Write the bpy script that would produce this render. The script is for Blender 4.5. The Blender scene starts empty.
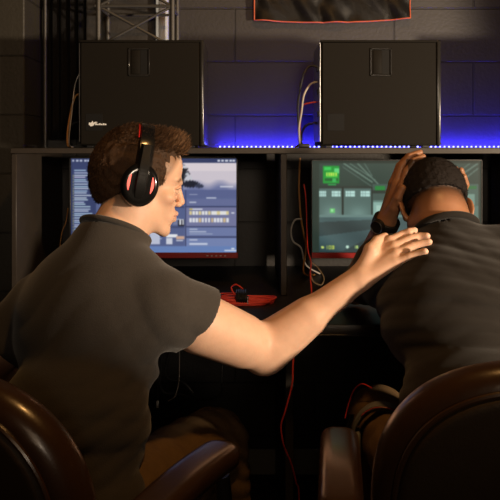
import bpy, bmesh, math, random
import numpy as np
from mathutils import Vector, Matrix
random.seed(4); rng = np.random.default_rng(4)
S = bpy.context.scene
C = S.collection
FPX = 687.0; CZ = 1.21
def P(px, py, Y):                                   # a point of the place seen at a pixel, at distance Y
    return np.array([(px-250)*Y/FPX, Y, CZ-(py-150)*Y/FPX])
def A(*v): return np.array(v, float)

# ------------------------------------------------------------------ materials
def lin(c): return tuple(((x/255)/12.92 if x/255 <= .04045 else ((x/255+.055)/1.055)**2.4) for x in c)
def mat(name, col, rough=.6, metal=0, spec=.5, bump=0, bscale=60, var=0, emit=None, estr=0, sss=0, coat=0, attr=None, sheen=0):
    m = bpy.data.materials.new(name); m.use_nodes = True
    nt = m.node_tree; b = nt.nodes['Principled BSDF']
    b.inputs['Base Color'].default_value = (*col, 1); b.inputs['Roughness'].default_value = rough
    b.inputs['Metallic'].default_value = metal; b.inputs['Specular IOR Level'].default_value = spec
    b.inputs['Coat Weight'].default_value = coat; b.inputs['Coat Roughness'].default_value = .16; b.inputs['Sheen Weight'].default_value = sheen
    tc = nt.nodes.new('ShaderNodeTexCoord')
    n = nt.nodes.new('ShaderNodeTexNoise'); n.inputs['Scale'].default_value = bscale; n.inputs['Detail'].default_value = 5
    nt.links.new(tc.outputs['Object'], n.inputs['Vector'])
    src = None
    if attr:
        a = nt.nodes.new('ShaderNodeAttribute'); a.attribute_name = attr; src = a.outputs['Color']
    if var or attr:
        mx = nt.nodes.new('ShaderNodeMix'); mx.data_type = 'RGBA'; mx.blend_type = 'MULTIPLY'; mx.inputs[0].default_value = 1
        rp = nt.nodes.new('ShaderNodeMapRange'); rp.inputs['To Min'].default_value = 1-var; rp.inputs['To Max'].default_value = 1+var
        n2 = nt.nodes.new('ShaderNodeTexNoise'); n2.inputs['Scale'].default_value = bscale*.25; n2.inputs['Detail'].default_value = 4
        nt.links.new(tc.outputs['Object'], n2.inputs['Vector']); nt.links.new(n2.outputs['Fac'], rp.inputs['Value'])
        if src is None: mx.inputs[6].default_value = (*col, 1)
        else: nt.links.new(src, mx.inputs[6])
        nt.links.new(rp.outputs['Result'], mx.inputs[7]); nt.links.new(mx.outputs[2], b.inputs['Base Color'])
    if bump:
        bp = nt.nodes.new('ShaderNodeBump'); bp.inputs['Strength'].default_value = bump; bp.inputs['Distance'].default_value = .002
        nt.links.new(n.outputs['Fac'], bp.inputs['Height']); nt.links.new(bp.outputs['Normal'], b.inputs['Normal'])
    if emit:
        b.inputs['Emission Color'].default_value = (*emit, 1); b.inputs['Emission Strength'].default_value = estr
    if sss:
        b.inputs['Subsurface Weight'].default_value = sss; b.inputs['Subsurface Radius'].default_value = (1, .35, .2)
        b.inputs['Subsurface Scale'].default_value = .008
    return m
M = {}
M['skin'] = mat('fair_skin', (.6,.35,.25), .5, spec=.3, bump=.12, bscale=220, var=.10, sss=.15, attr='tint')
M['dskin'] = mat('brown_skin', (.2,.1,.06), .42, spec=.45, bump=.12, bscale=220, var=.10, sss=.08, attr='tint')
M['hair'] = mat('brown_hair', (.048,.024,.011), .55, spec=.2, bump=.5, bscale=1300, var=.5, attr='tint')
M['bhair'] = mat('black_hair', (.012,.009,.008), .8, spec=.2, bump=.8, bscale=900, var=.4)
M['eye'] = mat('eye_white', (.6,.56,.52), .15)
M['iris'] = mat('dark_iris', (.04,.025,.015), .1)
M['tee'] = mat('charcoal_cotton', (.037,.0325,.029), .9, spec=.15, bump=.35, bscale=500, var=.14, sheen=.15)
M['btee'] = mat('black_cotton', (.0125,.0105,.009), .85, spec=.2, bump=.35, bscale=500, var=.14, sheen=.1)
M['pants'] = mat('khaki_cotton', (.12,.072,.030), .85, spec=.2, bump=.4, bscale=300, var=.25)
M['shoe'] = mat('black_shoe', (.02,.02,.02), .5)
M['sole'] = mat('white_rubber', (.5,.5,.48), .6)
M['leather'] = mat('brown_leather', (.038,.018,.008), .30, spec=.5, bump=.08, bscale=260, var=.2, coat=.3)
M['leather2'] = mat('dark_shell', (.030,.018,.008), .55, spec=.25, bump=.2, bscale=260, var=.15)
M['rubber'] = mat('black_plastic', (.012,.012,.012), .38, bump=.1, bscale=300, var=.1)
M['gloss'] = mat('gloss_black', (.006,.006,.006), .12, coat=.5, var=.1)
M['case'] = mat('case_black_steel', (.0085,.0072,.0055), .6, spec=.1, bump=.08, bscale=500, var=.08)
M['caseb'] = mat('case_bezel', (.016,.015,.014), .22, coat=.4, var=.1)
M['metal'] = mat('steel', (.45,.45,.45), .3, metal=1, var=.1)
M['chrome'] = mat('chrome', (.7,.7,.7), .15, metal=1, var=.05)
M['truss'] = mat('grey_aluminium', (.09,.088,.083), .45, metal=.5, var=.15)
M['white'] = mat('white_paint', (.55,.6,.65), .5, var=.08)
M['board'] = mat('dark_laminate', (.030,.024,.019), .5, spec=.4, bump=.1, bscale=120, var=.2)
M['deskm'] = mat('black_desk_laminate', (.014,.011,.008), .45, spec=.5, bump=.05, bscale=200, var=.2)
M['redpl'] = mat('red_plastic', (.25,.012,.012), .35, var=.1)
M['redcab'] = mat('red_cable', (.75,.06,.04), .5, var=.1)
M['orcab'] = mat('orange_cable', (.35,.16,.04), .5, var=.1)
M['wcab'] = mat('pale_cable', (.4,.36,.32), .5, var=.1)
M['bcab'] = mat('black_cable', (.012,.012,.012), .5, var=.1)
M['redled'] = mat('red_led', (.3,.01,.01), .3, emit=(1,.16,.11), estr=1.7)
M['redtrim'] = mat('red_trim', (.45,.015,.015), .35, var=.1)
M['led'] = mat('blue_led', (.6,.6,1), .3, emit=(.22,.25,1), estr=5)
M['sticker'] = mat('dark_sticker', (.008,.008,.008), .6, spec=.15, var=.1)
M['mark'] = mat('white_print', (.75,.78,.8), .5, var=.05)
M['satin'] = mat('black_satin', (.012,.010,.009), .42, spec=.4, bump=.1, bscale=200, var=.1)
M['orange'] = mat('orange_trim', (.55,.11,.04), .6, var=.1)
M['black'] = mat('black_drape', (.006,.005,.005), .9, bump=.2, bscale=60, var=.2)
M['base'] = mat('grey_skirting', (.30,.29,.26), .6, bump=.1, var=.1)
M['pad'] = mat('grey_pad', (.13,.13,.125), .8, bump=.3, bscale=300, var=.1)

def block_mat(name, col, ox, oz, axis='X'):
    m = bpy.data.materials.new(name); m.use_nodes = True; nt = m.node_tree; b = nt.nodes['Principled BSDF']
    L = nt.links.new
    tc = nt.nodes.new('ShaderNodeTexCoord'); sp = nt.nodes.new('ShaderNodeSeparateXYZ'); cb = nt.nodes.new('ShaderNodeCombineXYZ')
    L(tc.outputs['Object'], sp.inputs[0])
    ax = nt.nodes.new('ShaderNodeMath'); ax.operation = 'ADD'; ax.inputs[1].default_value = -ox; L(sp.outputs[axis], ax.inputs[0])
    az = nt.nodes.new('ShaderNodeMath'); az.operation = 'ADD'; az.inputs[1].default_value = -oz; L(sp.outputs['Z'], az.inputs[0])
    L(ax.outputs[0], cb.inputs[0]); L(az.outputs[0], cb.inputs[1])
    br = nt.nodes.new('ShaderNodeTexBrick'); L(cb.outputs[0], br.inputs['Vector'])
    br.inputs['Scale'].default_value = 1; br.inputs['Brick Width'].default_value = .595; br.inputs['Row Height'].default_value = .2
    br.inputs['Mortar Size'].default_value = .004; br.inputs['Mortar Smooth'].default_value = .5
    c = np.array(col)
    br.inputs['Color1'].default_value = (*c, 1); br.inputs['Color2'].default_value = (*(c*.85), 1); br.inputs['Mortar'].default_value = (*(c*.6), 1)
    n = nt.nodes.new('ShaderNodeTexNoise'); n.inputs['Scale'].default_value = 5; n.inputs['Detail'].default_value = 8; L(tc.outputs['Object'], n.inputs['Vector'])
    rp = nt.nodes.new('ShaderNodeMapRange'); rp.inputs['To Min'].default_value = .65; rp.inputs['To Max'].default_value = 1.35; L(n.outputs['Fac'], rp.inputs['Value'])
    mx = nt.nodes.new('ShaderNodeMix'); mx.data_type = 'RGBA'; mx.blend_type = 'MULTIPLY'; mx.inputs[0].default_value = 1
    L(br.outputs['Color'], mx.inputs[6]); L(rp.outputs['Result'], mx.inputs[7]); L(mx.outputs[2], b.inputs['Base Color'])
    n2 = nt.nodes.new('ShaderNodeTexNoise'); n2.inputs['Scale'].default_value = 90; n2.inputs['Detail'].default_value = 6; L(tc.outputs['Object'], n2.inputs['Vector'])
    b1 = nt.nodes.new('ShaderNodeBump'); b1.inputs['Strength'].default_value = .35; b1.inputs['Distance'].default_value = .003; L(n2.outputs['Fac'], b1.inputs['Height'])
    b2 = nt.nodes.new('ShaderNodeBump'); b2.invert = True; b2.inputs['Strength'].default_value = .8; b2.inputs['Distance'].default_value = .005
    L(br.outputs['Fac'], b2.inputs['Height']); L(b1.outputs['Normal'], b2.inputs['Normal']); L(b2.outputs['Normal'], b.inputs['Normal'])
    b.inputs['Roughness'].default_value = .55
    return m
M['block'] = block_mat('painted_block_wall', (.034,.032,.031), -.056+.2975, 1.539)
M['blockp'] = block_mat('painted_block_pillar', (.036,.032,.024), -.9, 1.529)

def carpet_mat():
    m = bpy.data.materials.new('patterned_carpet'); m.use_nodes = True; nt = m.node_tree; b = nt.nodes['Principled BSDF']; L = nt.links.new
    tc = nt.nodes.new('ShaderNodeTexCoord'); v = nt.nodes.new('ShaderNodeTexVoronoi'); v.inputs['Scale'].default_value = 34; L(tc.outputs['Object'], v.inputs['Vector'])
    r = nt.nodes.new('ShaderNodeValToRGB'); r.color_ramp.elements[0].position = .3; r.color_ramp.elements[0].color = (.085,.03,.016,1)
    r.color_ramp.elements[1].position = .5; r.color_ramp.elements[1].color = (.02,.014,.01,1)
    L(v.outputs['Distance'], r.inputs[0]); L(r.outputs[0], b.inputs['Base Color']); b.inputs['Roughness'].default_value = .95
    n = nt.nodes.new('ShaderNodeTexNoise'); n.inputs['Scale'].default_value = 300; L(tc.outputs['Object'], n.inputs['Vector'])
    bp = nt.nodes.new('ShaderNodeBump'); bp.inputs['Strength'].default_value = .6; bp.inputs['Distance'].default_value = .004
    L(n.outputs['Fac'], bp.inputs['Height']); L(bp.outputs['Normal'], b.inputs['Normal'])
    return m
M['carpet'] = carpet_mat()

# ------------------------------------------------------------------ helpers
def link(name, me, m, parent=None):
    o = bpy.data.objects.new(name, me); C.objects.link(o)
    if m is not None: me.materials.append(M[m] if isinstance(m, str) else m)
    if parent is not None:
        o.parent = parent
        o.matrix_parent_inverse = parent.matrix_world.inverted() if False else Matrix.Translation(-Vector(parent.location)) if not parent.parent and parent.rotation_euler.z == 0 else Matrix.Identity(4)
    return o
def tag(o, label=None, cat=None, group=None, kind=None):
    if label: o['label'] = label
    if cat: o['category'] = cat
    if group: o['group'] = group
    if kind: o['kind'] = kind
    return o
def thing(name, label, cat, loc=(0,0,0), group=None):
    o = bpy.data.objects.new(name, None); C.objects.link(o); o.location = loc; o.empty_display_size = .05
    return tag(o, label, cat, group)
def mesh_bm(name, bm, m, parent=None, smooth=True):
    me = bpy.data.meshes.new(name); bm.normal_update(); bm.to_mesh(me); bm.free()
    if smooth:
        me.polygons.foreach_set('use_smooth', [True]*len(me.polygons))
        try: me.set_sharp_from_angle(angle=math.radians(40))
        except Exception: pass
    return link(name, me, m, parent)
def box(bm, lo, hi, bev=0, seg=2):
    r = bmesh.ops.create_cube(bm, size=1); vs = r['verts']
    lo = Vector(lo); hi = Vector(hi)
    for v in vs: v.co = Vector(((v.co.x+.5)*(hi.x-lo.x)+lo.x, (v.co.y+.5)*(hi.y-lo.y)+lo.y, (v.co.z+.5)*(hi.z-lo.z)+lo.z))
    if bev:
        es = list({e for v in vs for e in v.link_edges})
        bmesh.ops.bevel(bm, geom=es, offset=bev, segments=seg, affect='EDGES', profile=.5)
    return bm
def B(lo, hi, bev=0, seg=2): return box(bmesh.new(), lo, hi, bev, seg)
def tube_bm(bm, pts, r, n=8, closed=False, flat=None):
    pts = [Vector(p) for p in pts]; N = len(pts)
    rr = r if isinstance(r, (list, tuple)) else [r]*N
    rings = []; up = None
    for i, p in enumerate(pts):
        a = pts[(i-1) % N] if (i > 0 or closed) else p; b = pts[(i+1) % N] if (i < N-1 or closed) else p
        t = (b-a).normalized()
        if up is None: up = t.orthogonal().normalized()
        up = (up - t*up.dot(t)).normalized(); s = t.cross(up)
        rings.append([bm.verts.new(p+(up*math.cos(2*math.pi*k/n)+s*math.sin(2*math.pi*k/n))*rr[i]) for k in range(n)])
    for i in range(N if closed else N-1):
        a, b = rings[i], rings[(i+1) % N]
        for k in range(n): bm.faces.new((a[k], a[(k+1) % n], b[(k+1) % n], b[k]))
    if not closed:
        bm.faces.new(rings[0][::-1]); bm.faces.new(rings[-1])
    return bm
def spline(pts, n=10, closed=False):                # Catmull-Rom
    pts = [Vector(p) for p in pts]; out = []; N = len(pts)
    for i in range(N if closed else N-1):
        g = (lambda j: pts[j % N]) if closed else (lambda j: pts[min(max(j, 0), N-1)])
        p0, p1, p2, p3 = g(i-1), g(i), g(i+1), g(i+2)
        for k in range(n):
            t = k/n
            out.append(.5*((2*p1)+(p2-p0)*t+(2*p0-5*p1+4*p2-p3)*t*t+(3*p1-p0-3*p2+p3)*t**3))
    if not closed: out.append(pts[-1])
    return out
def tube(name, pts, r, m, parent=None, n=8, sm=8, closed=False):
    return mesh_bm(name, tube_bm(bmesh.new(), spline(pts, sm, closed) if sm else pts, r, n, closed), m, parent)

# ------------------------------------------------------------------ signed distance modelling
class Field:
    def __init__(s, ax): 
        s.ax = [np.asarray(a, np.float32) for a in ax]; s.v = np.full([len(a) for a in s.ax], 1.0, np.float32)
    def sub(s, lo, hi):
        sl = []
        for a, l, h in zip(s.ax, lo, hi):
            i0 = max(0, np.searchsorted(a, l)-1); i1 = min(len(a), np.searchsorted(a, h)+1)
            if i1 <= i0: return None
            sl.append(slice(i0, i1))
        g = [s.ax[0][sl[0]][:, None, None], s.ax[1][sl[1]][None, :, None], s.ax[2][sl[2]][None, None, :]]
        return tuple(sl), g
    def put(s, sl, d, k, op='u'):
        o = s.v[sl]
        if op == 'u':
            if k > 0:
                h = np.maximum(k-np.abs(o-d), 0)/k; s.v[sl] = np.minimum(o, d)-h*h*h*k/6
            else: s.v[sl] = np.minimum(o, d)
        elif op == 's':
            d = -d
            if k > 0:
                h = np.maximum(k-np.abs(o-d), 0)/k; s.v[sl] = np.maximum(o, d)+h*h*h*k/6
            else: s.v[sl] = np.maximum(o, d)
    def cap(s, a, b, ra, rb, k=.01, op='u', mg=.03, flat=None):
        # flat = (direction, factor): the cross-section is squashed along that direction
        a = np.asarray(a, float); b = np.asarray(b, float); R = max(ra, rb)+mg+k
        q = s.sub(np.minimum(a, b)-R, np.maximum(a, b)+R)
        if q is None: return
        sl, g = q; ba = b-a; L2 = max(float(ba@ba), 1e-9)
        pa = [g[i]-a[i] for i in range(3)]
        t = np.clip((pa[0]*ba[0]+pa[1]*ba[1]+pa[2]*ba[2])/L2, 0, 1)
        dx = [pa[i]-t*ba[i] for i in range(3)]
        d2 = dx[0]**2+dx[1]**2+dx[2]**2
        if flat is not None:
            n = np.asarray(flat[0], float); n = n/np.linalg.norm(n); c = dx[0]*n[0]+dx[1]*n[1]+dx[2]*n[2]
            f = flat[1]; d2 = d2-c*c+(c/f)**2
            d = np.sqrt(d2)-(ra+(rb-ra)*t)
        else: d = np.sqrt(d2)-(ra+(rb-ra)*t)
        s.put(sl, d.astype(np.float32), k, op)
    def ell(s, c, r, R=None, k=.01, op='u', mg=.03):
        c = np.asarray(c, float); r = np.asarray(r, float); m = r.max()+mg+k
        q = s.sub(c-m, c+m)
        if q is None: return
        sl, g = q; p = [g[i]-c[i] for i in range(3)]
        if R is not None: p = [p[0]*R[0, i]+p[1]*R[1, i]+p[2]*R[2, i] for i in range(3)]
        k0 = np.sqrt((p[0]/r[0])**2+(p[1]/r[1])**2+(p[2]/r[2])**2)
        k1 = np.sqrt((p[0]/r[0]**2)**2+(p[1]/r[1]**2)**2+(p[2]/r[2]**2)**2)
        s.put(sl, (k0*(k0-1)/np.maximum(k1, 1e-6)).astype(np.float32), k, op)
    def fn(s, f, lo, hi, k=0, op='u'):
        q = s.sub(lo, hi)
        if q is None: return
        sl, g = q
        s.put(sl, f(*g).astype(np.float32)+0*(g[0]+g[1]+g[2]), k, op)
    def disp(s, f, band=.02):
        m = np.abs(s.v) < band; i = np.nonzero(m)
        p = np.stack([s.ax[a][i[a]] for a in range(3)], 1).astype(np.float64)
        s.v[i] += f(p).astype(np.float32)
    def at(s, p):
        i = [int(np.clip(round(float(np.interp(p[a], s.ax[a], np.arange(len(s.ax[a]))))), 0, len(s.ax[a])-1)) for a in range(3)]
        return float(s.v[i[0], i[1], i[2]])
    def nets(s, smooth=1):
        V = s.v; Sg = V < 0
        nx, ny, nz = V.shape
        cnt = np.zeros((nx-1, ny-1, nz-1), np.uint8)
        for dx in (0, 1):
            for dy in (0, 1):
                for dz in (0, 1): cnt += Sg[dx:nx-1+dx, dy:ny-1+dy, dz:nz-1+dz]
        act = (cnt > 0) & (cnt < 8); ijk = np.argwhere(act); n = len(ijk)
        idx = np.full(act.shape, -1, np.int32); idx[act] = np.arange(n)
        cv = {}
        for dx in (0, 1):
            for dy in (0, 1):
                for dz in (0, 1): cv[dx, dy, dz] = V[ijk[:, 0]+dx, ijk[:, 1]+dy, ijk[:, 2]+dz]
        acc = np.zeros((n, 3)); w = np.zeros(n)
        for c0 in cv:
            for a in range(3):
                if c0[a]: continue
                c1 = list(c0); c1[a] = 1; c1 = tuple(c1); va, vb = cv[c0], cv[c1]
                m = (va < 0) != (vb < 0); t = np.zeros(n); t[m] = va[m]/(va[m]-vb[m])
                pos = np.tile(np.array(c0, float), (n, 1)); pos[:, a] = t
                acc[m] += pos[m]; w[m] += 1
        pos = ijk+acc/w[:, None]
        co = np.stack([np.interp(pos[:, a], np.arange(len(s.ax[a])), s.ax[a]) for a in range(3)], 1)
        quads = []
        for a in range(3):
            b, c = (a+1) % 3, (a+2) % 3
            s0 = [slice(1, -1)]*3; s1 = [slice(1, -1)]*3; s0[a] = slice(0, -1); s1[a] = slice(1, None)
            A0, A1 = Sg[tuple(s0)], Sg[tuple(s1)]; e = np.argwhere(A0 != A1); fl = A0[tuple(e.T)]
            off = np.array([1, 1, 1]); off[a] = 0; e = e+off
            def cell(db, dc):
                q = e.copy(); q[:, b] += db; q[:, c] += dc; return idx[q[:, 0], q[:, 1], q[:, 2]]
            q = np.stack([cell(-1, -1), cell(0, -1), cell(0, 0), cell(-1, 0)], 1)
            q[~fl] = q[~fl][:, ::-1]; quads.append(q)
        Q = np.concatenate(quads); Q = Q[(Q >= 0).all(1)]
        for _ in range(smooth):
            sm = np.zeros_like(co); ct = np.zeros(len(co))
            for a_, b_ in ((0, 1), (1, 2), (2, 3), (3, 0)):
                np.add.at(sm, Q[:, a_], co[Q[:, b_]]); np.add.at(sm, Q[:, b_], co[Q[:, a_]])
                np.add.at(ct, Q[:, a_], 1); np.add.at(ct, Q[:, b_], 1)
            co = co*.5+.5*sm/np.maximum(ct, 1)[:, None]
        return co, Q
def np_mesh(name, co, Q, m, parent=None, tint=None):
    me = bpy.data.meshes.new(name); nv, nf = len(co), len(Q); k = Q.shape[1]
    me.vertices.add(nv); me.loops.add(nf*k); me.polygons.add(nf)
    me.vertices.foreach_set('co', co.astype(np.float32).ravel())
    me.loops.foreach_set('vertex_index', Q.astype(np.int32).ravel())
    me.polygons.foreach_set('loop_start', np.arange(0, nf*k, k, dtype=np.int32))
    me.polygons.foreach_set('use_smooth', np.ones(nf, bool)); me.update(calc_edges=True); me.validate()
    if tint is not None:
        a = me.attributes.new('tint', 'FLOAT_COLOR', 'POINT')
        a.data.foreach_set('color', np.concatenate([tint, np.ones((nv, 1))], 1).astype(np.float32).ravel())
    return link(name, me, m, parent)
def axis(segs):
    out = []
    for lo, hi, st in segs: out.append(np.arange(lo, hi-1e-6, st))
    out.append([segs[-1][1]]); return np.unique(np.round(np.concatenate(out), 5))
def frame(yaw, pitch=0, roll=0):
    a, p = math.radians(yaw), math.radians(pitch)
    f = A(math.sin(a)*math.cos(p), math.cos(a)*math.cos(p), -math.sin(p)); r = A(math.cos(a), -math.sin(a), 0); u = np.cross(r, f)
    if roll:
        q = math.radians(roll); r, u = r*math.cos(q)+u*math.sin(q), u*math.cos(q)-r*math.sin(q)
    return np.stack([r, f, u], 1)                    # columns: right, forward, up
def xf(o, R, s): return lambda *p: np.asarray(o)+s*(R @ A(*p))

# ------------------------------------------------------------------ head
def head(F, o, R, s=1.0, ears=(1, 1), fine=True):
    w = xf(o, R, s)
    def E(c, r, k=.012, op='u', RR=None): F.ell(w(*c), np.array(r)*s, R if RR is None else RR, k*s, op)
    def K(a, b, ra, rb, k=.01, op='u'): F.cap(w(*a), w(*b), ra*s, rb*s, k*s, op)
    E((0,-.014,.040), (.076,.095,.083), 0)
    E((0,.040,.040), (.064,.050,.058), .03)
    E((0,.036,-.030), (.060,.052,.072), .03)
    for q in (-1, 1):
        K((q*.056,-.004,-.045), (q*.020,.066,-.098), .018, .014, .03)
        E((q*.043,.060,-.022), (.020,.020,.016), .02)
        K((q*.012,.088,.016), (q*.040,.074,.018), .009, .008, .014)
    E((0,.076,-.103), (.020,.015,.015), .02)
    E((0,.072,-.066), (.030,.024,.026), .02)
    K((0,.086,.010), (0,.1015,-.025), .0075, .0090, .012)
    E((0,.1030,-.0305), (.0092,.0098,.0084), .006)
    for q in (-1, 1):
        E((q*.0125,.096,-.036), (.0068,.009,.0066), .006)
        E((q*.032,.100,-.002), (.0150,.013,.0095), .012, 's')
        E((q*.006,.102,-.0425), (.0032,.004,.003), .003, 's')
        E((q*.031,.0755,-.003), (.0128,.0128,.0128), .003)
        K((q*.020,.0865,.001), (q*.031,.0895,.0055), .0030, .0034, .003)
        K((q*.031,.0895,.0055), (q*.043,.0815,.001), .0034, .0028, .003)
        K((q*.021,.0858,-.006), (q*.032,.0870,-.0105), .0024, .0026, .003)
        K((q*.032,.0870,-.0105), (q*.042,.0805,-.006), .0026, .0024, .003)
    K((-.021,.086,-.062), (0,.0965,-.059), .0040, .0058, .005); K((.021,.086,-.062), (0,.0965,-.059), .0040, .0058, .005)
    K((-.019,.085,-.069), (0,.0935,-.0725), .0042, .0068, .005); K((.019,.085,-.069), (0,.0935,-.0725), .0042, .0068, .005)
    K((-.024,.092,-.0655), (.024,.092,-.0655), .0016, .0016, .002, 's')
    for q, on in ((-1, ears[0]), (1, ears[1])):
        if not on: continue
        Rl = R @ frame(q*-28, 0).reshape(3, 3)
        E((q*.083,-.010,.002), (.0065,.0185,.030), .006, 'u', Rl)
        E((q*.087,-.006,.003), (.0045,.012,.020), .004, 's', Rl)
        E((q*.078,-.004,-.022), (.006,.010,.012), .006)
def head_tint(co, o, R, s, base, lip, stub=None, hairline=None):
    p = (co-np.asarray(o)) @ R / s
    t = np.tile(np.array(base), (len(co), 1))
    def blend(m, c):
        m = np.clip(m, 0, 1)[:, None]; t[:] = t*(1-m)+np.array(c)*m
    g = lambda c, r: np.exp(-(((p-np.array(c))/np.array(r))**2).sum(1))
    blend(.75*g((0,.095,-.066), (.019,.012,.008)), lip)
    for q in (-1, 1):
        blend(.28*g((q*.046,.072,-.028), (.02,.02,.016)), np.array(base)*A(1.05,.72,.68))
        for x, z in ((.016,.020), (.026,.024), (.036,.022), (.044,.018)):
            blend(1.0*g((q*x,.086,z), (.0062,.02,.0030)), stub if stub is not None else (.08,.04,.02))
    for q in (-1, 1):
        for x, y, z in ((.019,.090,.000), (.024,.092,.002), (.029,.093,.003), (.034,.092,.003), (.039,.089,.0015), (.043,.085,-.001)):
            blend(.9*g((q*x,y,z), (.0034,.008,.0016)), np.array(base)*.15)
    blend(.22*g((0,.108,-.03), (.012,.012,.012)), np.array(base)*A(1.05,.7,.65))
    return t, p
def eyes(parent, o, R, s):
    w = xf(o, R, s)
    for q in (-1, 1):
        bm = bmesh.new(); bmesh.ops.create_uvsphere(bm, u_segments=20, v_segments=14, radius=.0126*s)
        bmesh.ops.translate(bm, verts=bm.verts, vec=Vector(w(q*.031,.0748,-.003)))
        e = mesh_bm('eye', bm, 'eye', parent)
        bm = bmesh.new(); bmesh.ops.create_uvsphere(bm, u_segments=16, v_segments=10, radius=.0062*s)
        bmesh.ops.translate(bm, verts=bm.verts, vec=Vector(w(q*.0315,.0812,-.003)))
        mesh_bm('iris', bm, 'iris', e)

# ------------------------------------------------------------------ torso, limbs
def torso(F, J, ex=0.0, k=.05):
    r = J['right']
    def fr(a, b):
        s = (b-a)/np.linalg.norm(b-a); f = np.cross(s, r); f = f/np.linalg.norm(f); rr = np.cross(f, s); return np.stack([rr, f, s], 1)
    b1 = fr(J['pelvis'], J['waist']); b2 = fr(J['waist'], J['chest']); b3 = fr(J['chest'], J['c7'])
    W = J.get('w', 1)
    F.ell(J['pelvis'], A(.165*W,.112,.105)+ex, b1, 0)
    F.ell(J['waist'], A(.145*W,.102,.125)+ex, b2, k)
    F.ell(J['chest'], A(.165*W,.108,.165)+ex, b3, k)
    up = J['c7']-b3[:, 2]*.05
    for sh in ('shL', 'shR'):
        F.cap(up, J[sh], .068+ex, .052+ex, k)
        F.ell(J[sh], A(.060,.060,.060)+ex, None, .03)
        F.cap(J['chest']+(J[sh]-J['chest'])*.35, J[sh]-A(0,0,.03), .085+ex, .055+ex, k)
def neck(F, J, ex=0.0):
    F.cap(J['c7'], J['nk'], .062+ex, .057+ex, .03)
def folds(dirs):
    def f(p):
        w = .03*np.sin(p[:, 0]*17+p[:, 2]*11)+.02*np.sin(p[:, 1]*23-p[:, 2]*19+1)
        d = 0
        for n, fr, amp, ph, c, rad in dirs:
            n = np.array(n, float); n /= np.linalg.norm(n); q = (p@n+w*.5)*fr+ph
            m = np.exp(-(((p-np.array(c))**2).sum(1))/rad**2) if c is not None else 1
            d = d+amp*m*(np.abs(np.sin(q))**1.0*-1+.5)
        return d
    return f
def finger(F, pts, rs, k=.006):
    for i in range(len(pts)-1): F.cap(pts[i], pts[i+1], rs[i], rs[i+1], k if i == 0 else .003)
def lerp(a, b, t): return np.asarray(a)*(1-t)+np.asarray(b)*t

def shell_strands(co, nrm, fn, count, name_seed=1):
    r = np.random.default_rng(name_seed); sel = r.choice(len(co), count)
    V = []; Fc = []
    for i in sel:
        res = fn(co[i], nrm[i], r)
        if res is None: continue
        d0, d1, L, w = res; p0 = co[i]-nrm[i]*.002; p1 = p0+d0*L*.5; p2 = p1+d1*L*.5
        s = np.cross(d0, nrm[i]+r.normal(0, .3, 3)); s /= max(np.linalg.norm(s), 1e-6); t = np.cross(s, d0)
        b = len(V)
        for p, ww in ((p0, w), (p1, w*.8), (p2, w*.15)):
            V += [p+s*ww, p-s*ww*.5+t*ww*.8, p-s*ww*.5-t*ww*.8]
        for l in (0, 3):
            for a, c in ((0, 1), (1, 2), (2, 0)): Fc.append((b+l+a, b+l+c, b+l+3+c, b+l+3+a))
    return np.array(V), np.array(Fc)
def vnormals(co, Q):
    n = np.cross(co[Q[:, 2]]-co[Q[:, 0]], co[Q[:, 3]]-co[Q[:, 1]]); N = np.zeros_like(co)
    for i in range(4): np.add.at(N, Q[:, i], n)
    return N/np.maximum(np.linalg.norm(N, axis=1), 1e-9)[:, None]

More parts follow.
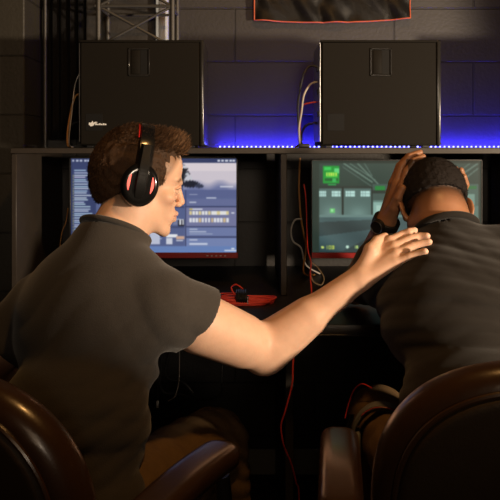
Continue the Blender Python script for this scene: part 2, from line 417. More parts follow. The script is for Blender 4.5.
# =================================================================== FRIEND (right)
fr_loc = (.45, 1.25, 0)
person2 = thing('person', 'person in black t-shirt leaning forward on the desk with head in hands', 'person', fr_loc)
J2 = dict(pelvis=A(.45,1.235,.58), waist=A(.452,1.31,.72), chest=A(.462,1.475,.855), c7=A(.468,1.62,.985),
          shL=A(.322,1.610,.935), shR=A(.645,1.595,.975), nk=A(.464,1.675,1.030), right=A(1,0,.03), w=1.04)
J2['R'] = frame(0)
HO2, HR2 = P(434.5, 211, 1.71), frame(-2, 44, 0)
def axes2(lo, hi, seg): return axis(seg)
def arms2(F):
    eL, wL = A(.290,1.885,.828), A(.346,1.755,1.022); eR, wR = A(.590,1.895,.828), A(.512,1.832,1.000)
    F.cap(J2['shL'], eL, .050, .040, .02); F.cap(J2['shR'], eR, .050, .040, .02)
    F.cap(eL, wL, .040, .026, .012); F.cap(eR, wR, .040, .026, .012)
    F.cap(lerp(eL, wL, .15), lerp(eL, wL, .45), .041, .036, .02)
    # left hand cupped along the side and top of the head; thumb on the near side
    mc = [A(.380,1.722,1.112), A(.371,1.745,1.122), A(.369,1.769,1.124), A(.374,1.792,1.116)]
    pp = [A(.393,1.725,1.154), A(.386,1.750,1.168), A(.386,1.775,1.168), A(.392,1.800,1.154)]
    dd = [A(.412,1.728,1.182), A(.408,1.752,1.194), A(.410,1.777,1.193), A(.414,1.802,1.176)]
    tt = [A(.436,1.732,1.193), A(.434,1.754,1.204), A(.434,1.778,1.202), A(.434,1.802,1.190)]
    for a, b, c, d in zip(mc, pp, dd, tt):
        F.cap(wL+(a-lerp(mc[0], mc[3], .5))*.35+A(.004,0,.008), a, .018, .0125, .016)
        finger(F, [a, b, c, d], [.0120,.0100,.0090,.0078], .008)
    th = [wL+A(.004,-.012,.012), A(.360,1.716,1.066), A(.366,1.700,1.092), A(.376,1.694,1.116)]
    finger(F, th, [.018,.015,.0115,.009], .014)
    mc = [A(.541,1.765,1.090), A(.547,1.785,1.096), A(.547,1.806,1.094), A(.541,1.826,1.086)]
    pp = [A(.551,1.756,1.122), A(.553,1.778,1.132), A(.549,1.802,1.132), A(.541,1.824,1.122)]
    tt = [A(.544,1.747,1.142), A(.543,1.768,1.158), A(.537,1.792,1.160), A(.529,1.816,1.150)]
    for a, b, d in zip(mc, pp, tt):
        F.cap(wR+(a-lerp(mc[0], mc[3], .5))*.35+A(.004,0,.010), a, .018, .0120, .016)
        finger(F, [a, b, d], [.0112,.0095,.0078], .008)
    finger(F, [wR+A(.01,-.01,.014), A(.537,1.782,1.052), A(.542,1.756,1.064), A(.543,1.735,1.078)], [.016,.014,.0105,.0085], .014)
    return wL, eL
def legs(F, hipL, kneeL, ankL, hipR, kneeR, ankR, ex=0):
    for h, n, a in ((hipL, kneeL, ankL), (hipR, kneeR, ankR)):
        F.cap(h, n, .082+ex, .056+ex, .03); F.cap(n, a, .056+ex, .040+ex, .02)
        F.cap(lerp(n, a, .15), lerp(n, a, .5), .058+ex, .05+ex, .02)
def foot(F, a, yaw, ex=0):
    R = frame(yaw); w = xf(a, R, 1); F.cap(w(0,-.03,-.055), w(0,.14,-.072), .032+ex, .024+ex, .03)
L2 = dict(hipL=A(.36,1.26,.565), kneeL=A(.305,1.63,.575), ankL=A(.30,1.66,.11), hipR=A(.54,1.26,.565), kneeR=A(.60,1.64,.575), ankR=A(.61,1.66,.11))
ax2 = [axis([(.12,.36,.0045), (.36,.60,.0022), (.60,.82,.0045)]), axis([(1.08,1.66,.006), (1.66,1.90,.0024), (1.90,1.98,.005)]),
       axis([(-.005,.80,.008), (.80,1.0,.004), (1.0,1.225,.0022)])]
F = Field(ax2); torso(F, J2); legs(F, **L2); foot(F, L2['ankL'], -5); foot(F, L2['ankR'], 8); neck(F, J2)
# trapezius and nape
F.cap(J2['c7'], J2['nk'], .068, .066, .03); F.cap(J2['nk'], HO2+HR2 @ A(0,-.035,-.02), .066, .062, .04)
head(F, HO2, HR2, 1.0)
wL2, eL2 = arms2(F)
co, Q = F.nets(1)
tint, hp = head_tint(co, HO2, HR2, 1.0, (.30,.14,.072), (.2,.08,.06), stub=(.02,.012,.01))
fade = np.clip((hp[:, 2]-(-.052)-np.maximum(hp[:, 1], 0)*.2)/.05, 0, 1)*(hp[:, 1] < .055)*(np.abs(hp[:, 0]) < .081)*((hp**2).sum(1) < .16**2)*(hp[:,2] > -.05)
hand2 = (co[:, 2] > 1.0) & ((co[:, 0] < .395) | (co[:, 2] > 1.186))
fade = fade*~(hand2 & (np.linalg.norm(hp/np.array([.078,.1,.1]), axis=1) > 1.05))
tint = tint*(1-fade[:, None]*.9)+np.array((.03,.017,.011))*fade[:, None]*.9
np_mesh('body', co, Q, 'dskin', person2, tint)
eyes(person2, HO2, HR2, 1.0)
print('friend body', len(co))
# hair
def hair_field(o, R, s, ex, step=.0022, span=.15):
    o = np.asarray(o); F = Field([np.arange(o[i]-span, o[i]+span, step) for i in range(3)])
    w = xf(o, R, s)
    F.ell(w(0,-.014,.040), (A(.076,.095,.083)+ex)*s, R, 0)
    return F, w
F, w = hair_field(HO2, HR2, 1.0, .0065, .002)
F.ell(w(0,.040,.040), A(.068,.05,.060), HR2, .02)
def hl(x, y, z):
    p = [(x-HO2[0])*HR2[0, i]+(y-HO2[1])*HR2[1, i]+(z-HO2[2])*HR2[2, i] for i in range(3)]
    # keep above a hairline that drops towards the back
    line = np.where(p[1] < 0, .012+p[1]*.12, .012+p[1]*.75)
    return p[2]-line
F.fn(hl, F.v.shape and [a[0] for a in F.ax], [a[-1] for a in F.ax], .02, 's') if False else None
q = F.sub([a[0] for a in F.ax], [a[-1] for a in F.ax]); d = (-hl(*q[1])*.5).astype(np.float32)
F.v = np.maximum(F.v, d)
F.v = np.maximum(F.v, (-hl(*q[1])*.10-.0065+.0).astype(np.float32)+F.v*0) if False else F.v
F.disp(lambda p: .0011*np.sin(p[:,0]*620)*np.sin(p[:,1]*590+1)*np.sin(p[:,2]*640)+.0012*np.sin(p[:,0]*210+1)*np.sin(p[:,1]*230)*np.sin(p[:,2]*190))
co, Q = F.nets(0)
N = vnormals(co, Q)
def st(p, n, r):
    lp = (p-HO2) @ HR2
    if lp[2] < .01+min(lp[1], 0)*.12: return None
    d = n+r.normal(0, .5, 3); d /= np.linalg.norm(d); return d, d, r.uniform(.003, .006), .0007
V_, F_ = shell_strands(co, N, st, 6000, 3)
G, _w = hair_field(HO2, HR2, 1.0, .0005, .003)
cg, Qg = G.nets(0); Ng = vnormals(cg, Qg)
def st2(p, n, r):                                     # the fade: hairs get shorter and sparser towards the neck
    lp = (p-HO2) @ HR2; t = (lp[2]+.028)/.045
    if t < 0 or t > 1.4 or lp[1] > .06 or r.random() > t: return None
    d = n*.8+r.normal(0, .5, 3)+HR2 @ A(0,0,-.5); d /= np.linalg.norm(d); return d, d, .002+.004*t, .00045
V2_, F2_ = shell_strands(cg, Ng, st2, 14000, 8)
F_ = np.concatenate([F_, F2_+len(V_)]); V_ = np.concatenate([V_, V2_])
np_mesh('hair', np.concatenate([co, V_]), np.concatenate([Q, F_+len(co)]), 'bhair', person2)
# t-shirt
def sleeve(F, a, b, t, ra, rb, k=.03, r_in=None):
    h = lerp(a, b, t); F.cap(a, h, ra, rb, k)
def cut_end(F, c, n, R):                             # flat hem: remove everything past the plane inside a radius
    n = n/np.linalg.norm(n)
    lo, hi = c-R, c+R; q = F.sub(lo, hi); sl, g = q
    p = [g[i]-c[i] for i in range(3)]
    pl = p[0]*n[0]+p[1]*n[1]+p[2]*n[2]; rr = np.sqrt(p[0]**2+p[1]**2+p[2]**2)
    keep = rr < R
    F.v[sl] = np.where(keep, np.maximum(F.v[sl], pl), F.v[sl]).astype(np.float32)
ax2s = [axis([(.12,.82,.0045)]), axis([(1.05,1.98,.0045)]), axis([(.46,1.10,.004)])]
F = Field(ax2s); torso(F, J2, .012, .055)
F.cap(J2['c7'], J2['nk'], .078, .072, .03)
eR2 = A(.590,1.895,.828)
for sh, e in ((J2['shL'], eL2), (J2['shR'], eR2)):
    F.cap(sh, lerp(sh, e, .78), .064, .058, .04); 
    d = (e-sh)/np.linalg.norm(e-sh); h = lerp(sh, e, .66); cut_end(F, h, d, .095)
    F.cap(h-d*.03, h+d*.05, .053, .053, 0, 's')
# collar opening
nd = (J2['nk']-J2['c7']); nd /= np.linalg.norm(nd); nd = nd*.9+A(0,-.05,.32); nd /= np.linalg.norm(nd)
cc = J2['c7']+nd*.048+A(0,-.004,.006); cut_end(F, cc, nd, .13)
F.cap(cc-nd*.02, cc+nd*.05, .064, .066, 0, 's')
F.disp(folds([((.25,.5,.9),42,.008,0,(.46,1.40,.80),.26), ((-.5,.2,.9),55,.006,1,(.33,1.50,.86),.14), ((.7,.1,.8),60,.006,2,(.6,1.52,.9),.16),
              ((.1,.9,.5),75,.005,.5,(.46,1.28,.68),.15), ((1,.2,.3),48,.005,0,(.30,1.66,.9),.1), ((.12,.35,.95),120,.0035,1,(.47,1.42,.86),.22), ((-.15,.4,.9),95,.003,2,(.42,1.34,.74),.16)]))
F2shirt = F
co, Q = F.nets(1)
shirt2 = np_mesh('t_shirt', co, Q, 'btee', person2); cc2, nd2 = cc.copy(), nd.copy()
# collar ribbing
# trousers
F = Field([axis([(.18,.74,.006)]), axis([(1.08,1.80,.006)]), axis([(.05,.70,.007)])])
F.ell(J2['pelvis']-A(0,0,.01), A(.178,.122,.085), None, 0); legs(F, **L2, ex=.014)
for a in ('ankL', 'ankR'):
    cut_end(F, L2[a]+A(0,0,.03), A(0,0,-1), .09); F.cap(L2[a]-A(0,0,.05), L2[a]+A(0,0,.06), .047, .047, 0, 's')
F.disp(folds([((.2,.9,.3),60,.007,0,(.36,1.4,.6),.2), ((.3,.3,.9),70,.006,0,(.3,1.62,.5),.2)]))
co, Q = F.nets(1); np_mesh('trousers', co, Q, 'pants', person2)
def shoes(parent, a, yaw):
    R = frame(yaw); w = xf(a, R, 1)
    F = Field([np.arange(a[0]-.17, a[0]+.22, .005), np.arange(a[1]-.12, a[1]+.26, .005), np.arange(.018, .17, .005)])
    F.cap(w(0,-.035,-.045), w(0,.135,-.062), .044, .040, 0); F.cap(w(0,-.02,-.03), w(0,0,.01), .048, .048, .02)
    co, Q = F.nets(1); sh = np_mesh('shoe', co, Q, 'shoe', parent)
    F = Field([np.arange(a[0]-.17, a[0]+.22, .005), np.arange(a[1]-.12, a[1]+.26, .005), np.arange(-.01, .03, .004)])
    F.cap(w(0,-.035,-.092), w(0,.135,-.092), .047, .045, 0); F.v = np.maximum(F.v, (.004-F.ax[2])[None, None, :]); F.v = np.maximum(F.v, (F.ax[2]-.024)[None, None, :])
    co, Q = F.nets(0); np_mesh('sole', co, Q, 'sole', sh)
shoes(person2, L2['ankL'], -5); shoes(person2, L2['ankR'], 8)

def march(F, px, py, y0=1.2, y1=1.9, off=0.0):      # first touch of a surface along the sight line
    y = y0
    while y < y1:
        if F.at(P(px, py, y)) < .0015: return P(px, py, y-off)
        y += .0015
    return None

# wristwatch on the friend's left wrist
fd = (wL2-eL2)/np.linalg.norm(wL2-eL2); wc = wL2+fd*.004
watch = thing('wristwatch', 'black wristwatch on the raised wrist of the person with head in hands', 'watch', tuple(wc))
u1 = np.cross(fd, A(0,0,1)); u1 /= np.linalg.norm(u1); u2 = np.cross(fd, u1)
def ringpts(c, r, n=28): return [c+(u1*math.cos(t)+u2*math.sin(t))*r for t in np.linspace(0, 2*math.pi, n, endpoint=False)]
bm = bmesh.new()
for off in (-.008, -.003, .003, .008): tube_bm(bm, ringpts(wc+fd*off, .031), .0042, 8, True)
mesh_bm('strap', bm, 'rubber', watch)
cd = -A(.55,.8,-.1); cd -= fd*(cd@fd); cd /= np.linalg.norm(cd)
bm = bmesh.new(); bmesh.ops.create_cone(bm, cap_ends=True, segments=28, radius1=.0195, radius2=.018, depth=.011)
rot = Vector((0,0,1)).rotation_difference(Vector(cd)).to_matrix().to_4x4()
bmesh.ops.transform(bm, matrix=Matrix.Translation(Vector(wc+cd*.036)) @ rot, verts=bm.verts)
cs = mesh_bm('watch_case', bm, 'rubber', watch)
bm = bmesh.new(); tube_bm(bm, [Vector(wc+cd*.0420)+rot.to_3x3() @ Vector((math.cos(t)*.0165, math.sin(t)*.0165, 0)) for t in np.linspace(0, 6.283, 28, endpoint=False)], .0013, 6, True)
mesh_bm('bezel', bm, 'metal', cs)
for k in range(4):                                   # strap links that catch light
    t = 2.2+k*.35; c = wc+(u1*math.cos(t)+u2*math.sin(t))*.0345
    bm = B((-.005,-.008,-.002), (.005,.008,.002), .001, 1)

# =================================================================== LEFT MAN
person1 = thing('person', 'person in charcoal t-shirt wearing headset, hand on the other\'s shoulder', 'person', (-.35, 1.22, 0))
ry = 24
J1 = dict(pelvis=A(-.345,1.225,.575), waist=A(-.335,1.275,.70), chest=A(-.312,1.385,.865), c7=A(-.298,1.438,1.005),
          shL=A(-.440,1.470,.875), shR=A(-.178,1.345,.905), nk=A(-.262,1.50,1.075), right=A(math.cos(math.radians(ry)), -math.sin(math.radians(ry)), 0), w=1.0)
J1['R'] = frame(ry)
s1 = .94
HO1, HR1 = P(140.5, 182, 1.52), frame(75, 11, 0)
eR = P(264, 350, 1.50); wR = P(361, 277, 1.515)
eL = A(-.565,1.44,.745); wL = A(-.42,1.62,.72)
def hand_on_shoulder(F, probe):
    def S_(px, py, off, dflt=1.53):
        p = march(probe, px, py, 1.3, 1.8, off)
        return P(px, py, dflt) if p is None else p
    mc = [S_(389,241,.013), S_(393,247,.013), S_(395,254,.013), S_(394,262,.012)]
    pip = [S_(402,235,.011), S_(410,239,.011), S_(412,246.5,.011), S_(409,256.5,.010)]
    dip = [S_(409,232,.0095), S_(420,236.5,.0095), S_(422,243.5,.0095), S_(418,253.5,.009)]
    tip = [S_(414.5,230.5,.008), S_(427,236,.008), S_(429,242,.008), S_(425,251.5,.008)]
    for i in range(4):
        prev = mc[i]
        for Lq, pxs in ((pip, [(402,235),(410,239),(412,246.5),(409,256.5)]), (dip, [(409,232),(420,236.5),(422,243.5),(418,253.5)]), (tip, [(414.5,230.5),(427,236),(429,242),(425,251.5)])):
            y = min(max(Lq[i][1], prev[1]-.010), prev[1]+.012); Lq[i] = P(*pxs[i], y); prev = Lq[i]
    for L in (mc,): 
        for i in range(4): L[i] = L[i]+A(0,-.008,0)
    for i in range(4): pip[i] = pip[i]+A(0,-.006,.001)
    for i in range(4):
        F.cap(wR+(mc[i]-lerp(mc[0], mc[3], .5))*.42, mc[i], .0185, .0125, .016)
        finger(F, [mc[i], pip[i], dip[i], tip[i]], [[.0118,.0120,.0116,.0106][i], [.0100,.0102,.0098,.0088][i], [.0090,.0092,.0088,.0080][i], .0078], .008)
    th0 = lerp(wR, P(366,262,1.52), .8)
    finger(F, [th0, P(371,250,1.525), P(377,241,1.545), P(385,236.5,1.565)], [.018,.0150,.0115,.0092], .014)
    F.cap(lerp(wR, mc[0], .45), P(371,250,1.525), .016, .014, .014)
    return tip, dip
ax1 = [axis([(-.66,-.38,.005), (-.38,-.12,.0021), (-.12,.22,.0045), (.22,.42,.002)]), axis([(1.08,1.42,.006), (1.42,1.64,.0022), (1.64,1.86,.007)]),
       axis([(-.005,.66,.009), (.66,.90,.0045), (.90,1.0,.0024), (1.0,1.31,.0021)])]
F = Field(ax1); torso(F, J1)
L1 = dict(hipL=A(-.43,1.27,.56), kneeL=A(-.345,1.66,.545), ankL=A(-.27,1.72,.11), hipR=A(-.27,1.20,.56), kneeR=A(-.082,1.555,.545), ankR=A(-.045,1.59,.11))
legs(F, **L1); foot(F, L1['ankL'], 15); foot(F, L1['ankR'], 25)
neck(F, J1); F.cap(J1['nk'], lerp(J1['nk'], HO1, .6), .057, .056, .03)
head(F, HO1, HR1, s1)
F.cap(J1['shR'], eR, .056, .047, .025); F.cap(lerp(J1['shR'], eR, .35), lerp(J1['shR'], eR, .75), .060, .055, .03)
F.ell(eR-A(0,-.0,.006), A(.048,.046,.048), None, .02)
F.cap(P(167,364,1.12), P(167,364,1.42), .034, .034, .02, 's'); F.cap(eR, wR, .045, .0275, .02); F.cap(lerp(eR, wR, .12), lerp(eR, wR, .45), .051, .041, .025)
F.cap(J1['shL'], eL, .055, .042, .025); F.cap(eL, wL, .043, .028, .015)
for i in range(4):                                   # resting left hand
    b = wL+A(.055,.075,-.005)+A(.016,-.013,0)*(i-1.5); F.cap(wL+A(.01,.01,0), b, .018, .011, .014)
    finger(F, [b, b+A(.012,.035,-.012), b+A(.010,.045,-.038)], [.0105,.0095,.0078])
finger(F, [wL+A(.02,.0,.0), wL+A(.06,.02,.0), wL+A(.085,.045,-.01)], [.015,.011,.009])
tips, dips = hand_on_shoulder(F, F2shirt)
co, Q = F.nets(1)
tint, hp = head_tint(co, HO1, HR1, s1, (.60,.375,.265), (.50,.21,.17), stub=(.10,.05,.025))
# shaved sides and nape: short hair shows as a darker skin tone
sd = np.clip((hp[:, 2]+.062-np.clip(hp[:, 1]+.02, 0, 1)*1.05)/.02, 0, 1)*np.clip((.052+hp[:, 2]*.42-hp[:, 1])/.015, 0, 1)*((hp**2).sum(1) < .15**2)
tint = tint*(1-.75*sd[:, None])+np.array((.13,.07,.035))*.75*sd[:, None]
for t_, d_ in zip(tips, dips):                        # nails
    dv = (t_-d_)/np.linalg.norm(t_-d_); c = t_+dv*.002+A(0,-.0055,.003); g = np.exp(-((co-c)**2).sum(1)/.0048**2)
    tint = tint*(1-.6*g[:, None])+np.array((.72,.52,.44))*.6*g[:, None]
np_mesh('body', co, Q, 'skin', person1, tint); eyes(person1, HO1, HR1, s1)
print('man body', len(co))
# hair: short back and sides, longer swept top
F, w = hair_field(HO1, HR1, s1, .0062, .0022, .16)
F.ell(w(0,.028,.088), A(.056,.058,.034)*s1, HR1, .02)
F.ell(w(0,.054,.088), A(.046,.018,.018)*s1, HR1, .016)
F.ell(w(0,-.04,.02), A(.068,.083,.078)*s1, HR1, .03)
F.ell(w(0,-.058,-.014), A(.060,.056,.058)*s1, HR1, .02)
q = F.sub([a[0] for a in F.ax], [a[-1] for a in F.ax]); g = q[1]
p = [((g[0]-HO1[0])*HR1[0, i]+(g[1]-HO1[1])*HR1[1, i]+(g[2]-HO1[2])*HR1[2, i])/s1 for i in range(3)]
front = (p[1]-(.041+np.clip(p[2], -.01, .2)*.42))*.9                                # face side is bare below the hairline
front = np.minimum(front, (.084-p[2])*1.0)
low = (-.062-p[2])+np.clip(p[1]+.02, 0, 1)*1.05
ear = .022-np.sqrt((p[1]+.004)**2+(p[2]+.008)**2)
F.v = np.maximum(F.v, front.astype(np.float32)*s1); F.v = np.maximum(F.v, (low*.8*s1).astype(np.float32)); F.v = np.maximum(F.v, np.where(np.abs(p[0]) > .05, ear, -1).astype(np.float32))
def hd(P_):
    l = (P_-HO1) @ HR1/s1; top = np.clip((l[:, 2]-.06)/.03, 0, 1)
    return .0014*np.sin(l[:, 0]*420+np.sin(l[:, 1]*60)*2)*np.sin(l[:, 2]*120+l[:, 0]*60)+top*.0035*np.sin(l[:, 0]*260+np.sin(l[:, 1]*50+1)*1.6)*(.6+.4*np.sin(l[:, 1]*90))
F.disp(hd)
co, Q = F.nets(0); N = vnormals(co, Q)
def st1(p, n, r):
    l = (p-HO1) @ HR1/s1
    top = min(max((l[2]-.068)/.03, 0), 1); fr_ = min(max((l[1])/.07, 0), 1)
    comb = HR1 @ (A(r.normal(0,.35), .75-.35*fr_, .35+.45*fr_) if top > .3 else A(0, -.15, -1.0)); 
    d0 = n*(.6+.35*top)+comb*(.8)+r.normal(0, .22, 3); d0 /= np.linalg.norm(d0); d1 = n*.25+comb+r.normal(0, .25, 3)+(HR1 @ A(0,-.25,.15))*top*fr_; d1 /= np.linalg.norm(d1)
    L = .007+.007*top+.014*top*fr_
    return d0, d1, L*r.uniform(.6, 1.15), .0007+.0003*top
V_, F_ = shell_strands(co, N, st1, 20000, 5)
hr = np.random.default_rng(9); ns = len(V_)//9
lp = ((V_[::9]-HO1) @ HR1)/s1                         # each hair has its own shade; the longer front hairs are lighter
ft = np.clip((lp[:, 2]-.070)/.03, 0, 1)*np.clip((lp[:, 1]-.02)/.04, 0, 1)
bri = hr.uniform(.35, 1.9, ns)*(1+ft*hr.uniform(0, 3.2, ns))
sc_ = np.repeat(np.array([(.050,.025,.0115)])*bri[:, None]*(1+ft[:, None]*np.array([0,.12,.25])), 9, 0)
bt = np.tile(np.array((.040,.020,.009)), (len(co), 1))
np_mesh('hair', np.concatenate([co, V_]), np.concatenate([Q, F_+len(co)]), 'hair', person1, np.concatenate([bt, sc_]))
# t-shirt
F = Field([axis([(-.66,.06,.0038)]), axis([(1.05,1.66,.0042)]), axis([(.50,1.13,.0038)])])
torso(F, J1, .012, .045)
F.cap(J1['c7'], J1['nk'], .076, .072, .03)
for sh, e, t in ((J1['shR'], eR, .29), (J1['shL'], eL, .62)):
    d = (e-sh)/np.linalg.norm(e-sh); h = lerp(sh, e, t); d0 = d
    if t < .5: d = A(.60,.35,-.72)/np.linalg.norm(A(.60,.35,-.72))
    F.cap(sh, h+d0*.05, .070, .077, .022); cut_end(F, h, d, .125); F.cap(h-d0*.02, h+d0*.09, .060, .063, 0, 's')
F.cap(P(168,362,1.10), P(168,362,1.46), .020, .022, .02, 's'); F.cap(P(165,400,1.10), P(165,400,1.46), .016, .016, .03, 's')
nd = (J1['nk']-J1['c7']); nd /= np.linalg.norm(nd); nd = nd*.8+A(-.03,-.06,.45); nd /= np.linalg.norm(nd)
cc = J1['c7']+nd*.046; cut_end(F, cc, nd, .12)
F.cap(cc-nd*.02, cc+nd*.05, .0625, .066, 0, 's')
cut_end(F, A(-.335,1.24,.575), A(0,0,-1), .26)
F.disp(folds([((.8,-.2,.5),60,.0035,0,(-.17,1.33,.86),.09), ((.5,.2,-.8),70,.004,1,(-.24,1.26,.76),.12), ((.2,.3,.9),70,.006,2,(-.30,1.17,.64),.14), ((-.3,.2,.95),100,.003,0,(-.24,1.2,.70),.12),
              ((-.6,.1,.8),45,.0035,.5,(-.40,1.32,.90),.13), ((.9,0,.2),60,.0035,0,(-.10,1.38,.90),.09)]))
co, Q = F.nets(1); shirt1 = np_mesh('t_shirt', co, Q, 'tee', person1)
def collar(parent, c, n, rad, tr, m, off=.004):
    a = np.cross(n, A(1,0,0)); a /= np.linalg.norm(a); b = np.cross(n, a)
    mesh_bm('collar', tube_bm(bmesh.new(), [c-n*off+(a*math.cos(t)+b*math.sin(t))*rad for t in np.linspace(0, 2*math.pi, 48, endpoint=False)], tr, 10, True), m, parent)
collar(shirt2, cc2, nd2, .0725, .0085, 'btee', .013)
collar(shirt1, cc, nd, .0690, .0058, 'tee')
F = Field([axis([(-.56,.08,.006)]), axis([(1.05,1.84,.006)]), axis([(.05,.70,.007)])])
F.ell(J1['pelvis']-A(0,0,.02), A(.185,.125,.085), frame(ry), 0); legs(F, **L1, ex=.016)
F.cap(lerp(L1['kneeR'], L1['hipR'], .3), L1['kneeR'], .082, .076, .02)
for a in ('ankL', 'ankR'):
    cut_end(F, L1[a]+A(0,0,.03), A(0,0,-1), .09); F.cap(L1[a]-A(0,0,.05), L1[a]+A(0,0,.06), .047, .047, 0, 's')
F.disp(folds([((.5,.8,.1),55,.008,0,(-.14,1.42,.62),.16), ((.3,.3,.9),75,.009,0,(-.04,1.58,.52),.12)]))
co, Q = F.nets(1); np_mesh('trousers', co, Q, 'pants', person1)
shoes(person1, L1['ankL'], 15); shoes(person1, L1['ankR'], 25)

# =================================================================== HEADSETS
def headset(name, label, o, R, s, padm='rubber', glow=True):
    h = thing(name, label, 'headset', tuple(o))
    w = xf(o, R, s)
    def plate(pts, thick, m, nm, par, inflate=None):
        pass
    # headband: broad arc over the crown
    def arc(r1, r2, yo, ww, th, a0=12, a1=168, n=30):
        bm = bmesh.new(); rings = []
        for i in range(n+1):
            a = math.radians(a0+(a1-a0)*i/n); c, sn = math.cos(a), math.sin(a)
            ring = []
            for (dy, dr) in ((-1,-.6),(-.8,1),(0,1.25),(.8,1),(1,-.6),(.8,-1),(-.8,-1)):
                ring.append(bm.verts.new(w(c*(r1+dr*th), yo+dy*ww, sn*(r2+dr*th)-.0)))
            rings.append(ring)
        for i in range(n):
            for k in range(7): bm.faces.new((rings[i][k], rings[i][(k+1) % 7], rings[i+1][(k+1) % 7], rings[i+1][k]))
        bm.faces.new(rings[0]); bm.faces.new(rings[-1][::-1]); bmesh.ops.recalc_face_normals(bm, faces=bm.faces)
        return bm
    hb = mesh_bm('headband', arc(.098,.130,-.004,.019,.0055), 'pad' if padm == 'pad' else 'gloss', h)
    mesh_bm('headband_pad', arc(.0905,.121,-.004,.016,.004, 30, 150), padm, hb)
    for e in (-.024,):
        bm = bmesh.new(); pts = [w(math.cos(a)*.0995, e, math.sin(a)*.1325) for a in np.radians(np.linspace(48, 132, 26))]
        mesh_bm('red_trim', tube_bm(bm, pts, .0016*s, 6), 'redtrim', hb)
    for q in (-1, 1):
        lo = np.asarray(o)-.16*s; 
        # ear cup
        def cupf(x, y, z, R0, Rz, x0, x1, rnd):
            p = [((x-o[0])*R[0, i]+(y-o[1])*R[1, i]+(z-o[2])*R[2, i])/s for i in range(3)]
            py, pz = p[1]+.006, p[2]+.006
            d = (np.sqrt((py/R0)**2+(pz/Rz)**2)-1)*min(R0, Rz)+rnd; xx = q*p[0]; dx = np.maximum(x0-xx, xx-x1)+rnd
            return (np.minimum(np.maximum(d, dx), 0)+np.sqrt(np.maximum(d, 0)**2+np.maximum(dx, 0)**2)-rnd)*s
        cw = w(q*.1, -.006, -.006)
        def mk(nm, m, par, *a, step=.002):
            F = Field([np.arange(cw[i]-.075, cw[i]+.075, step*1.2) for i in range(3)]); F.fn(lambda x, y, z: cupf(x, y, z, *a), [-9]*3, [9]*3, 0)
            co, Q = F.nets(1); return np_mesh(nm, co, Q, m, par)
        cup = mk('ear_cup', 'gloss', h, .042, .049, .088, .118, .012)
        mk('ear_cushion', padm if padm == 'pad' else 'rubber', cup, .041, .048, .070, .089, .008)
        # raised central spine continuing as the yoke
        bm = bmesh.new(); prof = [(-.016,.112),(-.010,.124),(.010,.124),(.016,.112)]
        rings = []
        for z_, wd, xo in ((-.036,.7,-.006), (-.02,1,0), (.02,1,.001), (.044,.95,-.006), (.062,.85,-.014), (.085,.85,-.022)):
            rings.append([bm.verts.new(w(q*(x_+xo), y_*wd-.005, z_)) for y_, x_ in prof])
        for i in range(len(rings)-1):
            for k in range(3): bm.faces.new((rings[i][k], rings[i][k+1], rings[i+1][k+1], rings[i+1][k]))
        bmesh.ops.solidify(bm, geom=bm.faces[:], thickness=.004*s); bmesh.ops.recalc_face_normals(bm, faces=bm.faces)
        mesh_bm('yoke', bm, 'rubber', cup)
        if glow:
            for sy in (-1, 1):
                bm = bmesh.new(); pts = [w(q*(.1175-.0006*abs(z_)*100*.4), -.006+sy*(.0262-((z_+.004)/.03)**2*.006), z_) for z_ in np.linspace(-.022,.016,12)]
                tube_bm(bm, pts, [s*.0030*math.sin(math.pi*(i+.6)/12.2)+.0004 for i in range(12)], 8); mesh_bm('light_slot', bm, 'redled', cup)
    bm = bmesh.new()
    tube_bm(bm, spline([w(-.105,.02,-.045), w(-.100,.060,-.072), w(-.075,.10,-.078), w(-.05,.112,-.074)], 6), .0025*s, 8); mesh_bm('microphone', bm, 'rubber', h)
    return h
headset('gaming_headset', 'glossy black headset with red glowing slots worn by person in charcoal t-shirt', xf(HO1, HR1, s1)(0,-.006,.002), HR1, s1)
ho = P(383, 402, 1.50)
headset('gaming_headset', 'black headset with grey padded band lying on lap below black t-shirt', ho-A(0,0,.088), frame(12, -8, 0), .68, 'pad', False)

# =================================================================== SETTING
def struct(nm, bm, m): return tag(mesh_bm(nm, bm, m, None, False), kind='structure')
WY = 2.57
struct('wall_back', B((-2.6, WY, 0), (2.8, WY+.15, 2.8)), 'block')
struct('wall_left', B((-2.75, -2.6, 0), (-2.6, WY+.15, 2.8)), 'blockp')
struct('wall_right', B((2.8, -2.6, 0), (2.95, WY+.15, 2.8)), 'block')
struct('wall_front', B((-2.75, -2.75, 0), (2.95, -2.6, 2.8)), 'block')
struct('floor', B((-2.75, -2.75, -.1), (2.95, WY+.15, 0)), 'carpet')
struct('ceiling', B((-2.75, -2.75, 2.8), (2.95, WY+.15, 2.9)), 'black')
struct('trim_pillar', B((-2.6, 2.33, 0), (-.766, WY, 2.8), .004, 1), 'blockp')
struct('baseboard_back', B((-.76, WY-.012, 0), (2.8, WY, .094), .003, 1), 'base')

# black drape and pipe beside the pillar
bm = bmesh.new(); n = 26; xs = np.linspace(-.745, -.60, n); rows = []
for z in (1.25, 2.78):
    rows.append([bm.verts.new((x, 2.525+.012*math.sin(i*1.15), z)) for i, x in enumerate(xs)])
for i in range(n-1): bm.faces.new((rows[0][i], rows[0][i+1], rows[1][i+1], rows[1][i]))
bmesh.ops.solidify(bm, geom=bm.faces[:], thickness=.003)
dr = tag(mesh_bm('drape', bm, 'black'), 'black cloth drape hanging between the pillar and the truss', 'curtain')
tag(mesh_bm('pipe', tube_bm(bmesh.new(), [(-.742, 2.49, 0), (-.742, 2.49, 2.78)], .0062, 12), 'truss'), 'thin grey vertical pipe in front of the black drape', 'pipe')

